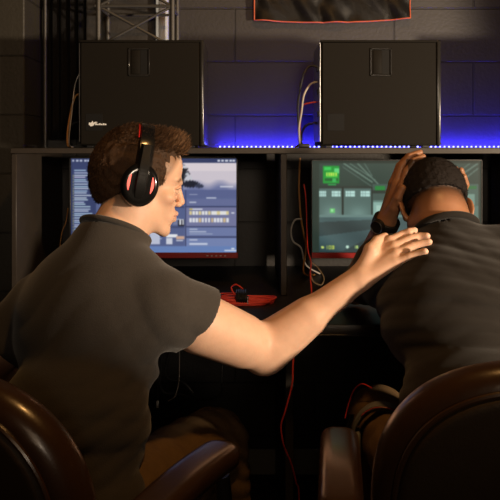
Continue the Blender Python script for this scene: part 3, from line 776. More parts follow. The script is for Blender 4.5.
# lighting truss
tr = thing('truss_tower', 'grey metal truss with crossed braces behind the computer with a logo', 'truss', (-.385, 2.41, 1.217))
tx0, tx1, ty0, ty1, tz = -.512, -.262, 2.32, 2.475, 1.2175
for x in (tx0, tx1):
    for y in (ty0, ty1):
        mesh_bm('chord', tube_bm(bmesh.new(), [(x, y, tz+.003), (x, y, 2.79)], .0085, 12), 'truss', tr)
for i in range(11):
    z = 1.2865+.1365*i
    mesh_bm('rung', tube_bm(bmesh.new(), [(tx0-.012, ty0, z), (tx1+.012, ty0, z)], .006, 8), 'truss', tr)
    if i % 3 == 0:
        for x in (tx0, tx1): mesh_bm('rung', tube_bm(bmesh.new(), [(x, ty0, z), (x, ty1, z)], .005, 8), 'truss', tr)
        mesh_bm('rung', tube_bm(bmesh.new(), [(tx0, ty1, z), (tx1, ty1, z)], .005, 8), 'truss', tr)
    if i < 10:
        z2 = z+.1365
        mesh_bm('brace', tube_bm(bmesh.new(), [(tx0, ty0, z), (tx1, ty0, z2)], .0048, 8), 'truss', tr)
        mesh_bm('brace', tube_bm(bmesh.new(), [(tx0, ty0+.004, z2), (tx1, ty0+.004, z)], .0048, 8), 'truss', tr)
tag(mesh_bm('conduit', B((-.349, 2.535, 1.217), (-.303, 2.565, 2.79), .006, 2), 'white'), 'broad pale conduit strip on wall behind the right side of the truss', 'conduit')

# banner
bm = bmesh.new(); nx, nz = 70, 30; x0, x1, z0, z1 = .016, .590, 1.690, 2.20; vs = []
def bsag(u): return .012*math.sin(math.pi*u)*-1+.006*u
for j in range(nz+1):
    row = []
    for i in range(nx+1):
        u, v = i/nx, j/nz
        d = .010*math.sin(u*21+v*3.0)*(.4+.6*(1-v))+.008*math.sin(u*9-v*5)+.005*math.sin((u+v)*33)
        row.append(bm.verts.new((x0+(x1-x0)*u, 2.545-abs(d)*.8-.002, z0+bsag(u)*(1-v)+(z1-z0)*v)))
    vs.append(row)
for j in range(nz):
    for i in range(nx): bm.faces.new((vs[j][i], vs[j][i+1], vs[j+1][i+1], vs[j+1][i]))
edge = [vs[j][0].co.copy() for j in range(nz, -1, -1)]+[v.co.copy() for v in vs[0]]+[vs[j][-1].co.copy() for j in range(nz+1)]
bmesh.ops.solidify(bm, geom=bm.faces[:], thickness=.0015); bmesh.ops.recalc_face_normals(bm, faces=bm.faces)
bn = tag(mesh_bm('banner', bm, 'satin'), 'black satin banner with orange piped edge hanging on the wall', 'banner')
mesh_bm('edge_piping', tube_bm(bmesh.new(), [e+Vector((0,-.002,0)) for e in edge], .0026, 8), 'orange', bn)

# ------------------------------------------------------------------ desk and shelf
desk = thing('desk', 'long black desk running under both monitors', 'desk', (.3, 2.1, 0))
mesh_bm('desk_top', B((-.705, 1.69, .75), (1.30, 2.55, .78), .004, 2), 'deskm', desk)
for x in (-.70, .092, .88): mesh_bm('support_panel', B((x, 1.80, 0), (x+.022, 2.50, .75), .002, 1), 'deskm', desk)
mesh_bm('edge_strip', B((-.705, 1.687, .753), (1.30, 1.6915, .757), .0008, 1), 'deskm', desk)
unit = thing('shelf_unit', 'dark open shelf unit standing on the desk over the monitors', 'shelf', (.3, 2.25, .78))
mesh_bm('shelf_board', B((-.705, 2.02, 1.199), (1.30, 2.55, 1.2165), .0015, 1), 'board', unit)
mesh_bm('side_panel', B((-.703, 2.024, .781), (-.688, 2.52, 1.199), .0015, 1), 'board', unit)
mesh_bm('divider', B((.0905, 2.024, .781), (.1085, 2.52, 1.199), .0015, 1), 'board', unit)
mesh_bm('divider', B((.885, 2.024, .781), (.903, 2.52, 1.199), .0015, 1), 'board', unit)

# ------------------------------------------------------------------ computers
def computer(xl, xr, label, logo):
    y0, y1, z0, z1 = 2.085, 2.300, 1.2235, 1.5425
    c = thing('desktop_computer', label, 'computer', ((xl+xr)/2, (y0+y1)/2, 1.217), 'computers on the shelf')
    mesh_bm('chassis', B((xl+.004, y0+.002, z0), (xr-.012, y1, z1), .003, 2), 'case', c)
    sp = mesh_bm('side_panel', B((xl+.008, y0-.001, z0+.004), (xr-.016, y0+.004, z1-.006), .0012, 1), 'case', c)
    mesh_bm('panel_lip', B((xl+.002, y0-.003, z1-.0055), (xr-.010, y0+.012, z1+.001), .001, 1), 'case', c)
    hx = xl+.155; hz = z1-.066
    bm = bmesh.new()
    for lo, hi in (((hx-.003, hz-.042), (hx+.062, hz-.038)), ((hx-.003, hz+.038), (hx+.062, hz+.042)), ((hx-.003, hz-.042), (hx+.001, hz+.042)), ((hx+.058, hz-.042), (hx+.062, hz+.042))):
        box(bm, (lo[0], y0-.005, lo[1]), (hi[0], y0+.001, hi[1]), .001, 1)
    la = mesh_bm('latch_frame', bm, 'caseb', c)
    mesh_bm('latch_lever', B((hx+.006, y0-.0035, hz-.036), (hx+.032, y0+.001, hz+.036), .0015, 2), 'case', la)
    mesh_bm('latch_recess', B((hx+.034, y0-.0012, hz-.037), (hx+.056, y0-.0006, hz+.037)), 'sticker', la)
    mesh_bm('front_bezel', B((xr-.012, y0-.002, z0-.001), (xr, y1+.001, z1+.001), .003, 3), 'caseb', c)
    mesh_bm('rear_plate', B((xl, y0+.006, z0+.012), (xl+.004, y1-.006, z1-.006), .001, 1), 'metal', c)
    for k in range(3): mesh_bm('rear_port', B((xl-.004, y0+.03, z0+.09+k*.07), (xl+.001, y0+.07, z0+.105+k*.07), .001, 1), 'rubber', c)
    for x in (xl+.03, xr-.04):
        for y in (y0+.03, y1-.03): mesh_bm('foot', B((x-.01, y-.01, 1.2170), (x+.01, y+.01, z0+.001), .001, 1), 'rubber', c)
    # sticker in the lower corner
    sx = xl+.022; sz = z0+.045
    st_ = mesh_bm('badge', B((sx, y0-.0018, sz), (sx+.052, y0-.0008, sz+.052), .0004, 1), 'sticker', c)
    if logo:
        bm = bmesh.new(); yy = y0-.0030
        def poly(pts):
            v = [bm.verts.new((sx+px_, yy, sz+pz_)) for px_, pz_ in pts]; f = bm.faces.new(v)
            r = bmesh.ops.extrude_face_region(bm, geom=[f]); bmesh.ops.translate(bm, verts=[g for g in r['geom'] if isinstance(g, bmesh.types.BMVert)], vec=(0, .0012, 0))
        poly([(.010,.019),(.016,.013),(.024,.015),(.029,.022),(.038,.026),(.030,.027),(.024,.024),(.022,.030),(.017,.024),(.011,.025)])
        for k in range(6): poly([(.030+k*.0058,.017),(.0345+k*.0058,.017),(.0345+k*.0058,.0225-(k % 2)*.0015),(.030+k*.0058,.0225-(k % 2)*.0015)])
        bmesh.ops.recalc_face_normals(bm, faces=bm.faces); mesh_bm('logo', bm, 'mark', st_, False)
    return c
computer(-.521, -.140, 'black desktop computer with small white logo, beside the truss', True)
computer(.212, .579, 'black desktop computer on the shelf under the banner', False)
computer(.935, 1.29, 'black desktop computer at the far right end of the shelf', False)

# LED strip
ledo = thing('led_strip', 'glowing blue light strip lying along the back of the shelf', 'light strip', (.4, 2.525, 1.2165))
mesh_bm('strip_tape', B((-.125, 2.520, 1.2170), (1.28, 2.530, 1.2195)), 'white', ledo)
bm = bmesh.new(); bmesh.ops.create_icosphere(bm, subdivisions=1, radius=.0034); bmesh.ops.scale(bm, vec=(1.25, .8, 1), verts=bm.verts)
l0 = mesh_bm('led', bm, 'led', ledo); l0.location = (-.110, 2.525, 1.2222)
for k in range(1, 84):
    o = l0.copy(); C.objects.link(o); o.location = (-.110+.0165*k, 2.525, 1.2222)

# ------------------------------------------------------------------ monitors
def screen(name, x0, x1, y0, y1, Y, paint, parent, sc=1.6, strength=1.0):
    W, H = int((x1-x0)*sc), int((y1-y0)*sc); img = np.zeros((H, W, 3)); 
    yy, xx = np.mgrid[0:H, 0:W]; X = x0+(xx+.5)/sc; Yp = y0+(yy+.5)/sc
    def rect(a, b, c, d, col, al=1.0):
        m = (X >= a) & (X < c) & (Yp >= b) & (Yp < d); img[m] = img[m]*(1-al)+np.array(col, float)*al
    def line(a, b, c, d, w_, col, al=1.0):
        L = math.hypot(c-a, d-b); t = np.clip(((X-a)*(c-a)+(Yp-b)*(d-b))/L**2, 0, 1); ds = np.hypot(X-a-t*(c-a), Yp-b-t*(d-b)); m = ds < w_
        img[m] = img[m]*(1-al)+np.array(col, float)*al
    paint(img, X, Yp, rect, line)
    for _ in range(2):
        q = np.pad(img, ((1,1),(1,1),(0,0)), mode='edge'); img = (q[:-2,1:-1]+q[2:,1:-1]+q[1:-1,:-2]+q[1:-1,2:]+2*q[1:-1,1:-1])/6
    a = P(x0, y1, Y); b = P(x1, y0, Y)
    gx = np.linspace(a[0], b[0], W+1); gz = np.linspace(b[2], a[2], H+1)
    co = np.stack([np.tile(gx, H+1), np.full((W+1)*(H+1), Y), np.repeat(gz, W+1)], 1)
    i, j = np.meshgrid(np.arange(W), np.arange(H)); v = (j*(W+1)+i).ravel(); Q = np.stack([v+W+1, v+W+2, v+1, v], 1)
    me_o = np_mesh(name, co, Q, None, parent); me = me_o.data
    at = me.attributes.new('pix', 'FLOAT_COLOR', 'FACE'); c = np.clip(img.reshape(-1, 3)/255, 0, 1); l = np.where(c <= .04045, c/12.92, ((c+.055)/1.055)**2.4)
    at.data.foreach_set('color', np.concatenate([l, np.ones((len(l), 1))], 1).astype(np.float32).ravel())
    m = bpy.data.materials.new('lit_screen'); m.use_nodes = True; nt = m.node_tree; bs = nt.nodes['Principled BSDF']
    n = nt.nodes.new('ShaderNodeAttribute'); n.attribute_name = 'pix'; nt.links.new(n.outputs['Color'], bs.inputs['Emission Color']); bs.inputs['Emission Strength'].default_value = strength
    bs.inputs['Base Color'].default_value = (.01,.01,.01,1); bs.inputs['Roughness'].default_value = .45; bs.inputs['Specular IOR Level'].default_value = .15
    me.materials.append(m); return me_o
def paint_l(img, X, Y, rect, line):
    r = np.random.default_rng(2)
    t = ((Y-158)/94)[..., None]; img[:] = np.array([74,88,146])*(1-t)+np.array([104,124,186])*t
    rect(60,157,250,163,(44,58,112)); rect(60,157,250,158.6,(60,84,150))
    for x in (72,76,80,84,87,90): rect(x,160,x+2.4,161.4,(190,200,230))
    for x in (217,221,225,229,232): rect(x,159.6,x+2.6,161.6,(225,232,245))
    rect(60,163,96,252,(46,62,120)); rect(60,163,72.5,252,(38,52,104))
    for k in range(36):
        y = 170+k*2.25; rect(74,y,74+r.uniform(9,20),y+1.3,(150+r.integers(40),180+r.integers(25),222))
    for k in range(22): rect(72.6,175+k*3,73.8,177+k*3,(190,180,90))
    rect(96,165,184,190,(60,74,130)); rect(96,190,184,252,(80,96,156))
    for k in range(14): rect(100,194+k*4,100+r.uniform(30,70),195.4+k*4,(150,165,205))
    rect(183,163,236,190,(214,202,216)); rect(183,163,236,171,(228,214,222))
    m = (Y > 180) & (X > 183) & (X < 236) & (Y < 190); a = np.clip((Y-180-2*np.sin(X*.25))/9, 0, 1)[..., None]; img[m] = (img*(1-a)+np.array([104,116,176])*a)[m]
    for cx, cy, rx, ry, c in ((181,170,6,5,(26,28,38)), (184,176,6,6,(30,34,46)), (188,179,4,4,(205,205,215)), (190,184,9,3.4,(28,32,52)), (184,167,3,1.5,(210,210,220)), (187,174,2,1.6,(190,195,205)), (199,186,4,2,(50,58,90))):
        q = ((X-cx)/rx)**2+((Y-cy)/ry)**2 < 1+.35*np.sin(X*2.1+Y*1.7); img[q & (X > 176)] = c
    rect(220,186,233,187,(215,218,235))
    rect(186,190,236,198,(84,98,160)); rect(189,194,197,195,(170,180,215)); rect(206,197,216,198.2,(190,200,228)); rect(186,199,236,205.5,(96,108,168)); rect(189,201.6,196,202.8,(190,200,225))
    rect(186,205.8,236,207,(52,62,112)); rect(186,207,236,226,(112,118,172))
    rect(189,208.6,192,210,(240,210,60)); rect(192,208.6,202,210,(225,228,240))
    for k in range(13): rect(189+k*3.1,211,191.6+k*3.1,215,(235,235,232) if k % 3 else (236,215,140)); rect(189+k*3.1,218,191.4+k*3.1,222,(230,232,240) if (k+1) % 4 else (225,190,130))
    rect(231,212.4,234,213.6,(220,225,240)); rect(186,226,236,227.4,(60,70,120)); rect(186,227.4,236,236,(104,122,184))
    for y, x2 in ((228.6,197), (231,206), (233.4,212)): rect(189,y,x2,y+1,(176,190,222))
    rect(186,236,236,238,(62,74,128)); rect(186,238,236,246,(110,132,196)); rect(189,239,197,240.2,(190,200,230)); rect(189,243,207,245,(200,212,238))
    rect(96,246,240,252,(92,130,206)); rect(60,246,96,252,(70,100,180))
    rect(231,248,234,249.4,(240,244,250)); rect(224,250,236,251.2,(215,225,245))
    rect(185,190,186.3,246,(58,68,120))
    rect(166,206,184,208,(60,70,120)); rect(164,226,184,228,(60,72,124)); rect(178,219,184,226,(34,34,50)); rect(179,219,183.4,225,(225,228,235)); rect(181,219.5,182,225,(40,40,60)); rect(173,219,177,225,(120,126,170))
    rect(166,234,177,237,(238,240,246)); rect(166,238,172,244,(210,214,232)); rect(176,236,184,239,(225,170,140)); rect(176,240,183,241.2,(200,205,225)); rect(150,228,160,244,(190,198,226))
    for k in range(5): rect(164,210+k*2.2,164+r.uniform(6,16),211+k*2.2,(160,172,210))
def paint_l2(img, X, Y, rect, line):
    paint_l(img, X, Y, rect, line); g = img.mean(axis=2, keepdims=True); img[:] = (img*.72+g*.28)*.92
def paint_r(img, X, Y, rect, line):
    img[:] = (50,60,56)
    rect(319,163,478,252,(62,70,66)); 
    m = (Y > 163) & (Y < 190) & (X > 319) & (X < 478); img[m] = np.stack([60-.5*(Y-163)+0*X, 72-.4*(Y-163), 68-.4*(Y-163)], -1)[m]
    line(343,163,372,182,.7,(120,130,124)); line(349,163,375,180,.5,(105,116,110)); line(357,163,378,184,.6,(112,122,116)); line(364,163,372,176,.5,(100,110,105)); line(343,167,371,186,.5,(92,102,98))
    line(478,163,462,174,.7,(112,122,116)); line(478,168,460,182,.6,(105,115,110)); line(470,163,458,172,.5,(100,110,105))
    rect(319,187,371,215,(92,106,106)); rect(319,186,371,188,(48,54,52))
    m = (X > 319) & (X < 371) & (Y > 196) & (Y < 215); a = (np.exp(-((X-331)/9)**2-((Y-214)/9)**2)+np.exp(-((X-358)/10)**2-((Y-214)/8)**2))[..., None]; img[m] = (img+a*34)[m]
    for x0, x1 in ((319,326), (331.5,340.5), (345.5,354.5), (360.5,369.5)):
        rect(x0,190.5,x1,196.5,(214,226,228))
        for k in range(1, 4): rect(x0+k*(x1-x0)/4-.25,190.5,x0+k*(x1-x0)/4+.25,196.5,(150,162,166))
        rect(x0,193.3,x1,193.8,(150,162,166))
    rect(341.8,187,343.3,216,(34,40,38)); rect(370.8,187,372.2,216,(36,42,40)); rect(329.5,208,334.5,212.5,(120,200,120)); rect(330.8,209.2,333.2,211.3,(190,235,180))
    rect(372,184,400,216,(74,86,84)); rect(375,186,385,190,(30,130,60)); rect(372,190,400,193,(44,52,50)); rect(373,201,388,216,(158,176,174)); rect(376,205,386,216,(190,202,198)); rect(373,200,388,202,(110,126,124))
    rect(460,184,478,252,(80,96,92)); rect(463,186,476,189,(48,110,66)); rect(464,194,474,205,(130,146,140)); rect(463,206,478,224,(100,116,112))
    rect(319,214.5,460,217.5,(118,132,134)); m = (Y >= 217) & (Y < 252) & (X > 319) & (X < 463); t = (Y-217)/35
    img[m] = np.stack([84-26*t+10*np.sin((X-Y*1.6)*.09), 100-26*t+10*np.sin((X-Y*1.6)*.09), 106-24*t+10*np.sin((X-Y*1.6)*.09)], -1)[m]
    m = (Y > 222-(X-319)*.05) & (Y < 236-(X-319)*.13) & (X > 319) & (X < 372); img[m] = img[m]*.72
    m = (Y > 236) & (X > 340) & (X < 380) & (Y-236 > (372-X)*.5); img[m] = img[m]*.75
    rect(323,166,339,183,(26,150,58)); rect(324,167,331,170,(60,200,90)); rect(334,168,339,173,(110,215,130)); rect(326,172,337,177,(90,200,70)); 
    for k in range(5): rect(326+k*2.3,172.6,327.5+k*2.3,176,(225,225,90))
    rect(325,178,338,181,(16,100,46)); rect(328,184,336,185.2,(40,170,80)); rect(332,178,336,182,(60,180,90))
    q = ((X-322.5)/1.5)**2+((Y-247)/1.5)**2 < 1; img[q] = (230,220,120)
    # HUD digits 1 0 0
    rect(326.6,245,327.6,249,(226,212,90))
    for k in (0, 1):
        x = 328.6+k*3.0; rect(x,245,x+2.4,249,(226,212,90)); rect(x+.8,246,x+1.6,248,(80,96,90))
    q = ((X-347.3)/1.6)**2+((Y-246.6)/1.7)**2 < 1; img[q] = (230,235,225); rect(354.6,245,355.6,248.6,(215,220,130)); rect(356.2,245,358,248.6,(215,220,130))
    rect(319,250.5,478,252,(50,62,66)); rect(312,160,319,254,(44,54,50)); rect(312,160,482,163,(40,50,46)); rect(478,160,482,254,(46,56,52))
def paint_r2(img, X, Y, rect, line):
    paint_r(img, X, Y, rect, line); img[:] = img*np.array([.90,1.04,.99])
def monitor(x0, x1, label, paint, sx0, sx1, sy0, st, red):
    Y = 2.19; a = P(x0, 258, Y); b = P(x1, 156.5 if sy0 < 160 else 159.5, Y); cx = (a[0]+b[0])/2
    mo = thing('monitor', label, 'monitor', (cx, 2.24, .78))
    mesh_bm('housing', B((a[0], Y+.001, a[2]), (b[0], Y+.030, b[2]), .004, 2), 'rubber', mo)
    sa, sb = P(sx0, 252.4, Y), P(sx1, sy0, Y)
    bm = bmesh.new()
    box(bm, (a[0], Y-.004, sb[2]), (b[0], Y+.002, b[2]), .0008, 1); box(bm, (a[0], Y-.004, a[2]), (sa[0], Y+.002, b[2]), .0008, 1); box(bm, (sb[0], Y-.004, a[2]), (b[0], Y+.002, b[2]), .0008, 1)
    mesh_bm('bezel', bm, 'rubber', mo)
    ch = mesh_bm('chin', B((a[0], Y-.006, a[2]), (b[0], Y+.002, sa[2]-.0005), .0012, 1), 'redpl', mo)
    for k in range(5): mesh_bm('button', B((b[0]-.10+k*.014, Y-.0066, a[2]+.006), (b[0]-.094+k*.014, Y-.0058, a[2]+.010)), 'metal', ch)
    screen('screen', sx0, sx1, sy0, 252.4, Y-.001, paint, mo, strength=st)
    mesh_bm('stand_neck', B((cx-.025, 2.225, .80), (cx+.025, 2.25, a[2]+.12), .006, 2), 'gloss', mo)
    for q in (-1, 1):
        bm = bmesh.new(); tube_bm(bm, spline([(cx, 2.24, .806), (cx+q*.07, 2.16, .800), (cx+q*.155, 2.05, .790)], 6), [.013]*6+[.011]*6+[.0088], 10)
        mesh_bm('stand_leg', bm, 'gloss', mo)
    mesh_bm('stand_leg', tube_bm(bmesh.new(), [(cx, 2.235, .802), (cx, 2.33, .7925)], .012, 10), 'gloss', mo)
    return mo
monitor(69.3, 238, 'monitor showing a blue web page, in front of the person with headset', paint_l2, 71, 236.3, 158.5, 1.05, True)
monitor(311.5, 482, 'monitor showing a grey-green shooting game, behind the bowed person', paint_r2, 312.3, 481, 160.8, .85, True)

# ------------------------------------------------------------------ cables
def cable(pts, r, m, label, n=8, sm=8):
    return tag(tube('cable', pts, r, m, None, n, sm), label, 'cable')
cable([P(319,82,2.14), P(311,84,2.13), P(304,95,2.12), P(301.5,112,2.12), P(299,128,2.12), P(299.5,142,2.14), A(.157,2.20,1.2195), A(.175,2.30,1.2195)], .0032, 'wcab', 'pale cable arching from the back of the computer under the banner')
cable([P(319,68,2.15), P(310,66,2.15), P(304,74,2.14), P(300,90,2.14), P(298,110,2.14), P(299,130,2.14), P(302,144,2.15), A(.178,2.25,1.2205)], .0034, 'bcab', 'upper black cable arching from the back of the computer under the banner')
cable([P(319,102,2.16), P(310,103,2.16), P(302,107,2.16), P(300,125,2.16), P(300,142,2.17), A(.15,2.26,1.2195)], .0028, 'redcab', 'thin red cable at the back of the computer under the banner')
cable([P(319,123,2.18), P(309,124,2.18), P(303,130,2.18), P(301,143,2.19), A(.165,2.27,1.2205)], .0034, 'bcab', 'lowest black cable behind the computer under the banner')
tag(mesh_bm('cable_plug', B((.150, 2.115, 1.2172), (.185, 2.14, 1.229), .003, 2), 'rubber'), 'small black plug lying on the shelf beside blue lights', 'plug')
cable([P(79,74,2.13), P(75,85,2.13), P(73,100,2.13), P(72,112,2.14), P(70,128,2.14), P(69,144,2.16), A(-.57,2.22,1.2195)], .0016, 'wcab', 'thin pale cable left of the computer with a logo')
cable([P(79,94,2.15), P(75,97,2.15), P(71.5,108,2.15), P(69,122,2.15), P(67.5,134,2.15), P(68,145.5,2.16), A(-.575,2.24,1.2205)], .0032, 'orcab', 'brown cable hanging left of the computer with a logo')
cable([P(79,122,2.17), P(74,123,2.17), P(70,128,2.17), P(71,144,2.18), A(-.55,2.26,1.2195)], .0025, 'bcab', 'black cable low behind the computer with a logo')
# compartment cables (between the divider and the right monitor)
cable([P(300,158,2.40), P(299,185,2.38), P(299.5,200,2.36), P(301,218,2.34), P(304,235,2.32), P(306,248,2.30), A(.18,2.30,.80), A(.22,2.34,.785)], .0032, 'orcab', 'orange cable hanging inside the shelf beside the game monitor')
cable([P(302,219,2.33), P(295,220,2.33), P(291,230,2.33), P(293,241,2.33), P(301,248,2.33), A(.19,2.33,.82), A(.24,2.36,.785)], .0028, 'wcab', 'pale cable loop inside the shelf beside the divider')
red = cable([P(304,184,2.30), P(306,200,2.29), P(307,230,2.27), P(308,250,2.22), P(311,262,2.10), P(310.5,275,1.98), A(.172,1.90,.7835), A(.155,1.80,.7835), A(.125,1.70,.7835), A(.110,1.676,.76), P(293,365,1.67), P(292,385,1.67), P(285,412,1.68), P(281,427,1.69), P(284,446,1.70), P(291,463,1.72), P(296,482,1.74), P(299,500,1.76), A(.12,1.78,.05), A(.10,1.82,.004), A(.06,1.95,.004)], .0022, 'redcab', 'long thin red cable running down over the desk edge to the floor')
cable([P(312,263,2.13), P(318,268,2.12), P(324,278,2.10), P(321,285,2.08), P(313,281,2.08), P(310,272,2.10)], .0022, 'wcab', 'pale cable coil on the desk under the game monitor')
cable([P(68,208,2.35), P(66,222,2.33), P(62,232,2.32), P(60,246,2.3), A(-.65,2.3,.785)], .002, 'orcab', 'thin brown cable left of the web page monitor')
cable([P(345,418,1.60), P(349,403,1.60), P(354,390,1.60), P(362,384,1.58), P(372,388,1.55)], .0016, 'redcab', 'short thin red cable rising beside the thigh of the bowed person')
# cables hanging under the desk on the left
cable([A(-.20,2.0,.745), P(165,372,1.98), P(183,382,1.97), P(196,400,1.96), P(198,425,1.96), P(190,450,1.97), A(-.20,1.98,.2)], .0042, 'bcab', 'black cable sagging steeply under the desk')
cable([A(-.24,2.05,.745), P(160,384,2.0), P(180,394,2.0), P(205,400,2.0), P(221,393,2.0), P(222,372,2.0), A(-.07,2.05,.745)], .0036, 'bcab', 'black cable looping in a wide U under the desk')
cable([P(179,330,1.95), P(179.5,352,1.95), P(179,380,1.95), P(175,396,1.95), P(168,401,1.95)], .0013, 'wcab', 'thin pale wire hanging straight under the desk')
tg = tag(mesh_bm('cable_tag', B(tuple(P(156.2,408,1.9)), tuple(P(158.6,401,1.9)+A(0,.003,0)), .0006, 1), 'mark'), 'tiny white tag hanging under the desk beside the charcoal t-shirt', 'tag')
cable([P(157.5,401.5,1.902), P(158,380,1.93), P(160,340,1.95), A(-.25,1.97,.745)], .0015, 'bcab', 'thin black cord holding the tiny white tag')

# red cable bundle with tie
bd = thing('cable_bundle', 'coiled bundle of red cable with black tie on the desk', 'cable', tuple(P(240, 303, 1.90)*A(1,1,0)+A(0,0,.78)))
bc = A(-.018, 1.925, .787); bm = bmesh.new()
for k in range(9):
    r_ = .060+.003*k; zz = .7835+.004*(k % 3); sq = .19+.055*(k % 5)
    pts = []
    for t in np.linspace(0, 2*math.pi, 26, endpoint=False):
        u = math.cos(t); pinch = (.25+.75*abs(u))
        pts.append((bc[0]+u*r_+.001*k, bc[1]+math.sin(t)*r_*sq*1.6*(.35+.65*abs(u)**.5)+(k-4)*.0045, zz+.002*math.sin(t*3+k)))
    tube_bm(bm, pts, .0026, 8, True)
mesh_bm('coil', bm, 'redcab', bd)
tube('loose_end', [bc+A(-.02,.01,.008), bc+A(-.035,.03,.03), bc+A(-.02,.055,.035), bc+A(.0,.06,.012), bc+A(-.06,.10,.0), bc+A(-.12,.09,-.004), bc+A(-.17,.03,-.004)], .0022, 'redcab', bd)
bm = bmesh.new()
for k in range(5): tube_bm(bm, [(bc[0]-.018+k*.006, bc[1]+math.cos(t)*.032, .799+math.sin(t)*.0165) for t in np.linspace(0, 6.283, 22, endpoint=False)], .0038, 8, True)
ti = mesh_bm('tie', bm, 'rubber', bd)
mesh_bm('buckle', B((bc[0]+.010, bc[1]-.034, .786), (bc[0]+.014, bc[1]-.028, .808), .001, 1), 'chrome', ti)

# =================================================================== CHAIRS
def chair(cx, cy, yaw, label, lower=0.0, arm_z=.68, tilt=0.0, hs=.262):
    c = thing('office_chair', label, 'chair', (cx, cy, 0), 'brown leather chairs')
    R = frame(yaw); W_ = lambda x, y, z: A(cx, cy, 0)+R @ A(x, y, z)
    def fld(lo, hi, f, step=.005, nm='x', m='leather', par=None, sm=2):
        cs = np.array([W_(x, y, 0)[:2] for x in (lo[0], hi[0]) for y in (lo[1], hi[1])])
        F = Field([np.arange(cs[:, 0].min()-.02, cs[:, 0].max()+.02, step), np.arange(cs[:, 1].min()-.02, cs[:, 1].max()+.02, step), np.arange(lo[2]-.02, hi[2]+.02, step)])
        def g(x, y, z):
            dx, dy = x-cx, y-cy; return f(dx*R[0, 0]+dy*R[1, 0], dx*R[0, 1]+dy*R[1, 1], z)
        F.fn(g, [-9]*3, [9]*3); co, Q = F.nets(sm); return np_mesh(nm, co, Q, m, par if par is not None else c)
    def rnd(d, e, r): d = d+r; e = e+r; return np.minimum(np.maximum(d, e), 0)+np.sqrt(np.maximum(d, 0)**2+np.maximum(e, 0)**2)-r
    zc = .70-lower; hh = .228
    def outline(x, z, sh):
        u = np.abs(x)/(.24-sh); top = np.maximum(z-zc, 0)/(hh-sh); bot = np.maximum(zc-z, 0)/(.235-sh)
        # narrower at the bottom
        v = np.maximum(top, bot); k = (u**2.5+v**2.5)**(1/2.5); return (k-1)*(.22-sh)
    bow = lambda x, z: -.26+x*x*.55+(z-zc)*-.10
    back = lambda x, y, z: rnd(outline(x, z, 0), np.abs(y-bow(x, z))-.036, .032)
    fld((-.27,-.36,zc-.26), (.27,-.14,zc+.25), back, .005, 'backrest', 'leather')
    shell = lambda x, y, z: rnd(outline(x, z, .030), np.abs(y-bow(x, z)+.030)-.016, .010)
    sh = fld((-.27,-.38,zc-.26), (.27,-.14,zc+.25), shell, .0045, 'back_shell', 'leather2')
    ol = []
    for t in np.linspace(0, 2*math.pi, 90, endpoint=False):
        co_, si = math.cos(t), math.sin(t); x = math.copysign(abs(co_)**.8, co_)*(.24-.028); z = zc+math.copysign(abs(si)**.8, si)*((hh if si > 0 else .235)-.028)
        ol.append(W_(x, bow(x, z)-.0375, z))
    mesh_bm('piping', tube_bm(bmesh.new(), ol, .0042, 8, True), 'leather', sh)
    seat = lambda x, y, z: rnd(np.sqrt(np.maximum(np.abs(x)-.16, 0)**2+np.maximum(np.abs(y-.0)-.15, 0)**2)-.09, np.abs(z-.425-.02*np.maximum(y-.1, 0))-.042, .035)
    fld((-.27,-.26,.36), (.27,.26,.49), seat, .006, 'seat', 'leather')
    for q in (-1, 1):
        ar = lambda x, y, z: rnd(np.sqrt(np.maximum(np.abs(x-q*hs)-.006, 0)**2+np.maximum(np.abs(y+.03)-.115, 0)**2)-.030, np.abs(z-(arm_z-.022)-.012*np.cos((y)*9))-.022, .018)
        fld((q*hs-.06,-.19,arm_z-.07), (q*hs+.06,.19,arm_z+.03), ar, .0045, 'armrest', 'leather')
        bm = tube_bm(bmesh.new(), spline([W_(q*.20,-.06,.385), W_(q*.285,-.07,.40), W_(q*(hs+.01),-.09,.50), W_(q*hs,-.09,arm_z-.05)], 6), .014, 10)
        tube_bm(bm, spline([W_(q*.20,.08,.385), W_(q*.285,.08,.40), W_(q*(hs+.01),.10,.50), W_(q*hs,.09,arm_z-.05)], 6), .014, 10)
        mesh_bm('arm_bracket', bm, 'rubber', c)
    mesh_bm('back_bracket', tube_bm(bmesh.new(), spline([W_(0,.0,.375), W_(0,-.20,.372), W_(0,-.31,.42), W_(0,-.315,.55)], 6), .022, 10), 'rubber', c)
    mesh_bm('gas_column', tube_bm(bmesh.new(), [W_(0,0,.07), W_(0,0,.22), W_(0,0,.221), W_(0,0,.385)], [.028,.028,.016,.016], 16), 'rubber', c)
    for k in range(5):
        a = 2*math.pi*k/5+.6; dx, dy = math.cos(a), math.sin(a)
        lg = mesh_bm('base_leg', tube_bm(bmesh.new(), [W_(dx*.02, dy*.02,.105), W_(dx*.30, dy*.30,.075)], [.024,.015], 10), 'rubber', c)
        t_ = A(-dy, dx, 0)
        bm = bmesh.new()
        for s_ in (-1, 1):
            ctr = A(dx*.29, dy*.29, .0265)+t_*s_*.014; tube_bm(bm, [W_(*(ctr-t_*.009)), W_(*(ctr+t_*.009))], .026, 20)
        tube_bm(bm, [W_(dx*.29, dy*.29, .03), W_(dx*.29, dy*.29, .08)], .007, 8)
        mesh_bm('caster', bm, 'rubber', lg)
    return c
chair(-.325, 1.265, 27, 'brown leather chair under the person with headset, at lower left', .036)
chair(.436, 1.165, 7, 'brown leather chair under the bowed person, at lower right', -.010, hs=.281)

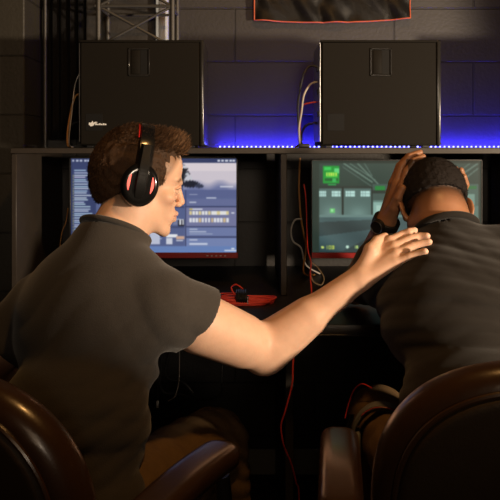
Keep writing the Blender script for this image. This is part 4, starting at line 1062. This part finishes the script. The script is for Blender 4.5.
# =================================================================== LIGHT
def area(nm, loc, target, size, power, col, size_y=None):
    d = bpy.data.lights.new(nm, 'AREA'); d.energy = power; d.color = col; d.size = size
    if size_y: d.shape = 'RECTANGLE'; d.size_y = size_y
    o = bpy.data.objects.new(nm, d); C.objects.link(o); o.location = loc
    o.rotation_euler = (Vector(target)-Vector(loc)).to_track_quat('-Z', 'Y').to_euler(); return o
def spot(nm, loc, target, ang, blend, power, col, rad):
    d = bpy.data.lights.new(nm, 'SPOT'); d.energy = power; d.color = col; d.spot_size = math.radians(ang); d.spot_blend = blend; d.shadow_soft_size = rad
    o = bpy.data.objects.new(nm, d); C.objects.link(o); o.location = loc
    o.rotation_euler = (Vector(target)-Vector(loc)).to_track_quat('-Z', 'Y').to_euler(); return o
kl = A(2.2,.15,1.18); ka = math.radians(-50)
spot('key_spot', tuple(kl), tuple(kl+A(math.sin(ka), math.cos(ka), math.tan(math.radians(6.5)))), 43, .22, 460, (1,.77,.54), .08)
area('rear_fill', (.2, -2.3, 1.9), (0, 1.5, .5), 1.0, 4.5, (1,.66,.38))  # added weak fill behind the camera, lifts the dark chairs and skirting
spot('fill_spot', (.5, -1.8, 1.62), (.0, 1.6, 1.78), 43, .75, 90, (1, .80, .60), .25)
area('ceiling_lamp', (.30, .85, 2.6), (.15, 1.15, .6), .12, 11, (1, .50, .15))
area('led_glow', (.58, 2.530, 1.224), (.58, 2.57, 1.255), 1.40, 8, (.035, .025, 1), .006)
w_ = bpy.data.worlds.new('World'); S.world = w_; w_.use_nodes = True
w_.node_tree.nodes['Background'].inputs[0].default_value = (.02,.018,.016,1); w_.node_tree.nodes['Background'].inputs[1].default_value = .5

cam = bpy.data.cameras.new('Camera'); co_ = bpy.data.objects.new('Camera', cam); C.objects.link(co_)
cam.sensor_fit = 'HORIZONTAL'; cam.sensor_width = 36; cam.lens = 36*FPX/500; cam.shift_y = -100/500
co_.location = (0, 0, CZ); co_.rotation_euler = (math.pi/2, 0, 0); S.camera = co_
cam.clip_start = .05
S.view_settings.view_transform = 'Standard'; S.view_settings.look = 'None'; S.view_settings.exposure = 0; S.view_settings.gamma = 1
S.view_settings.use_curve_mapping = False
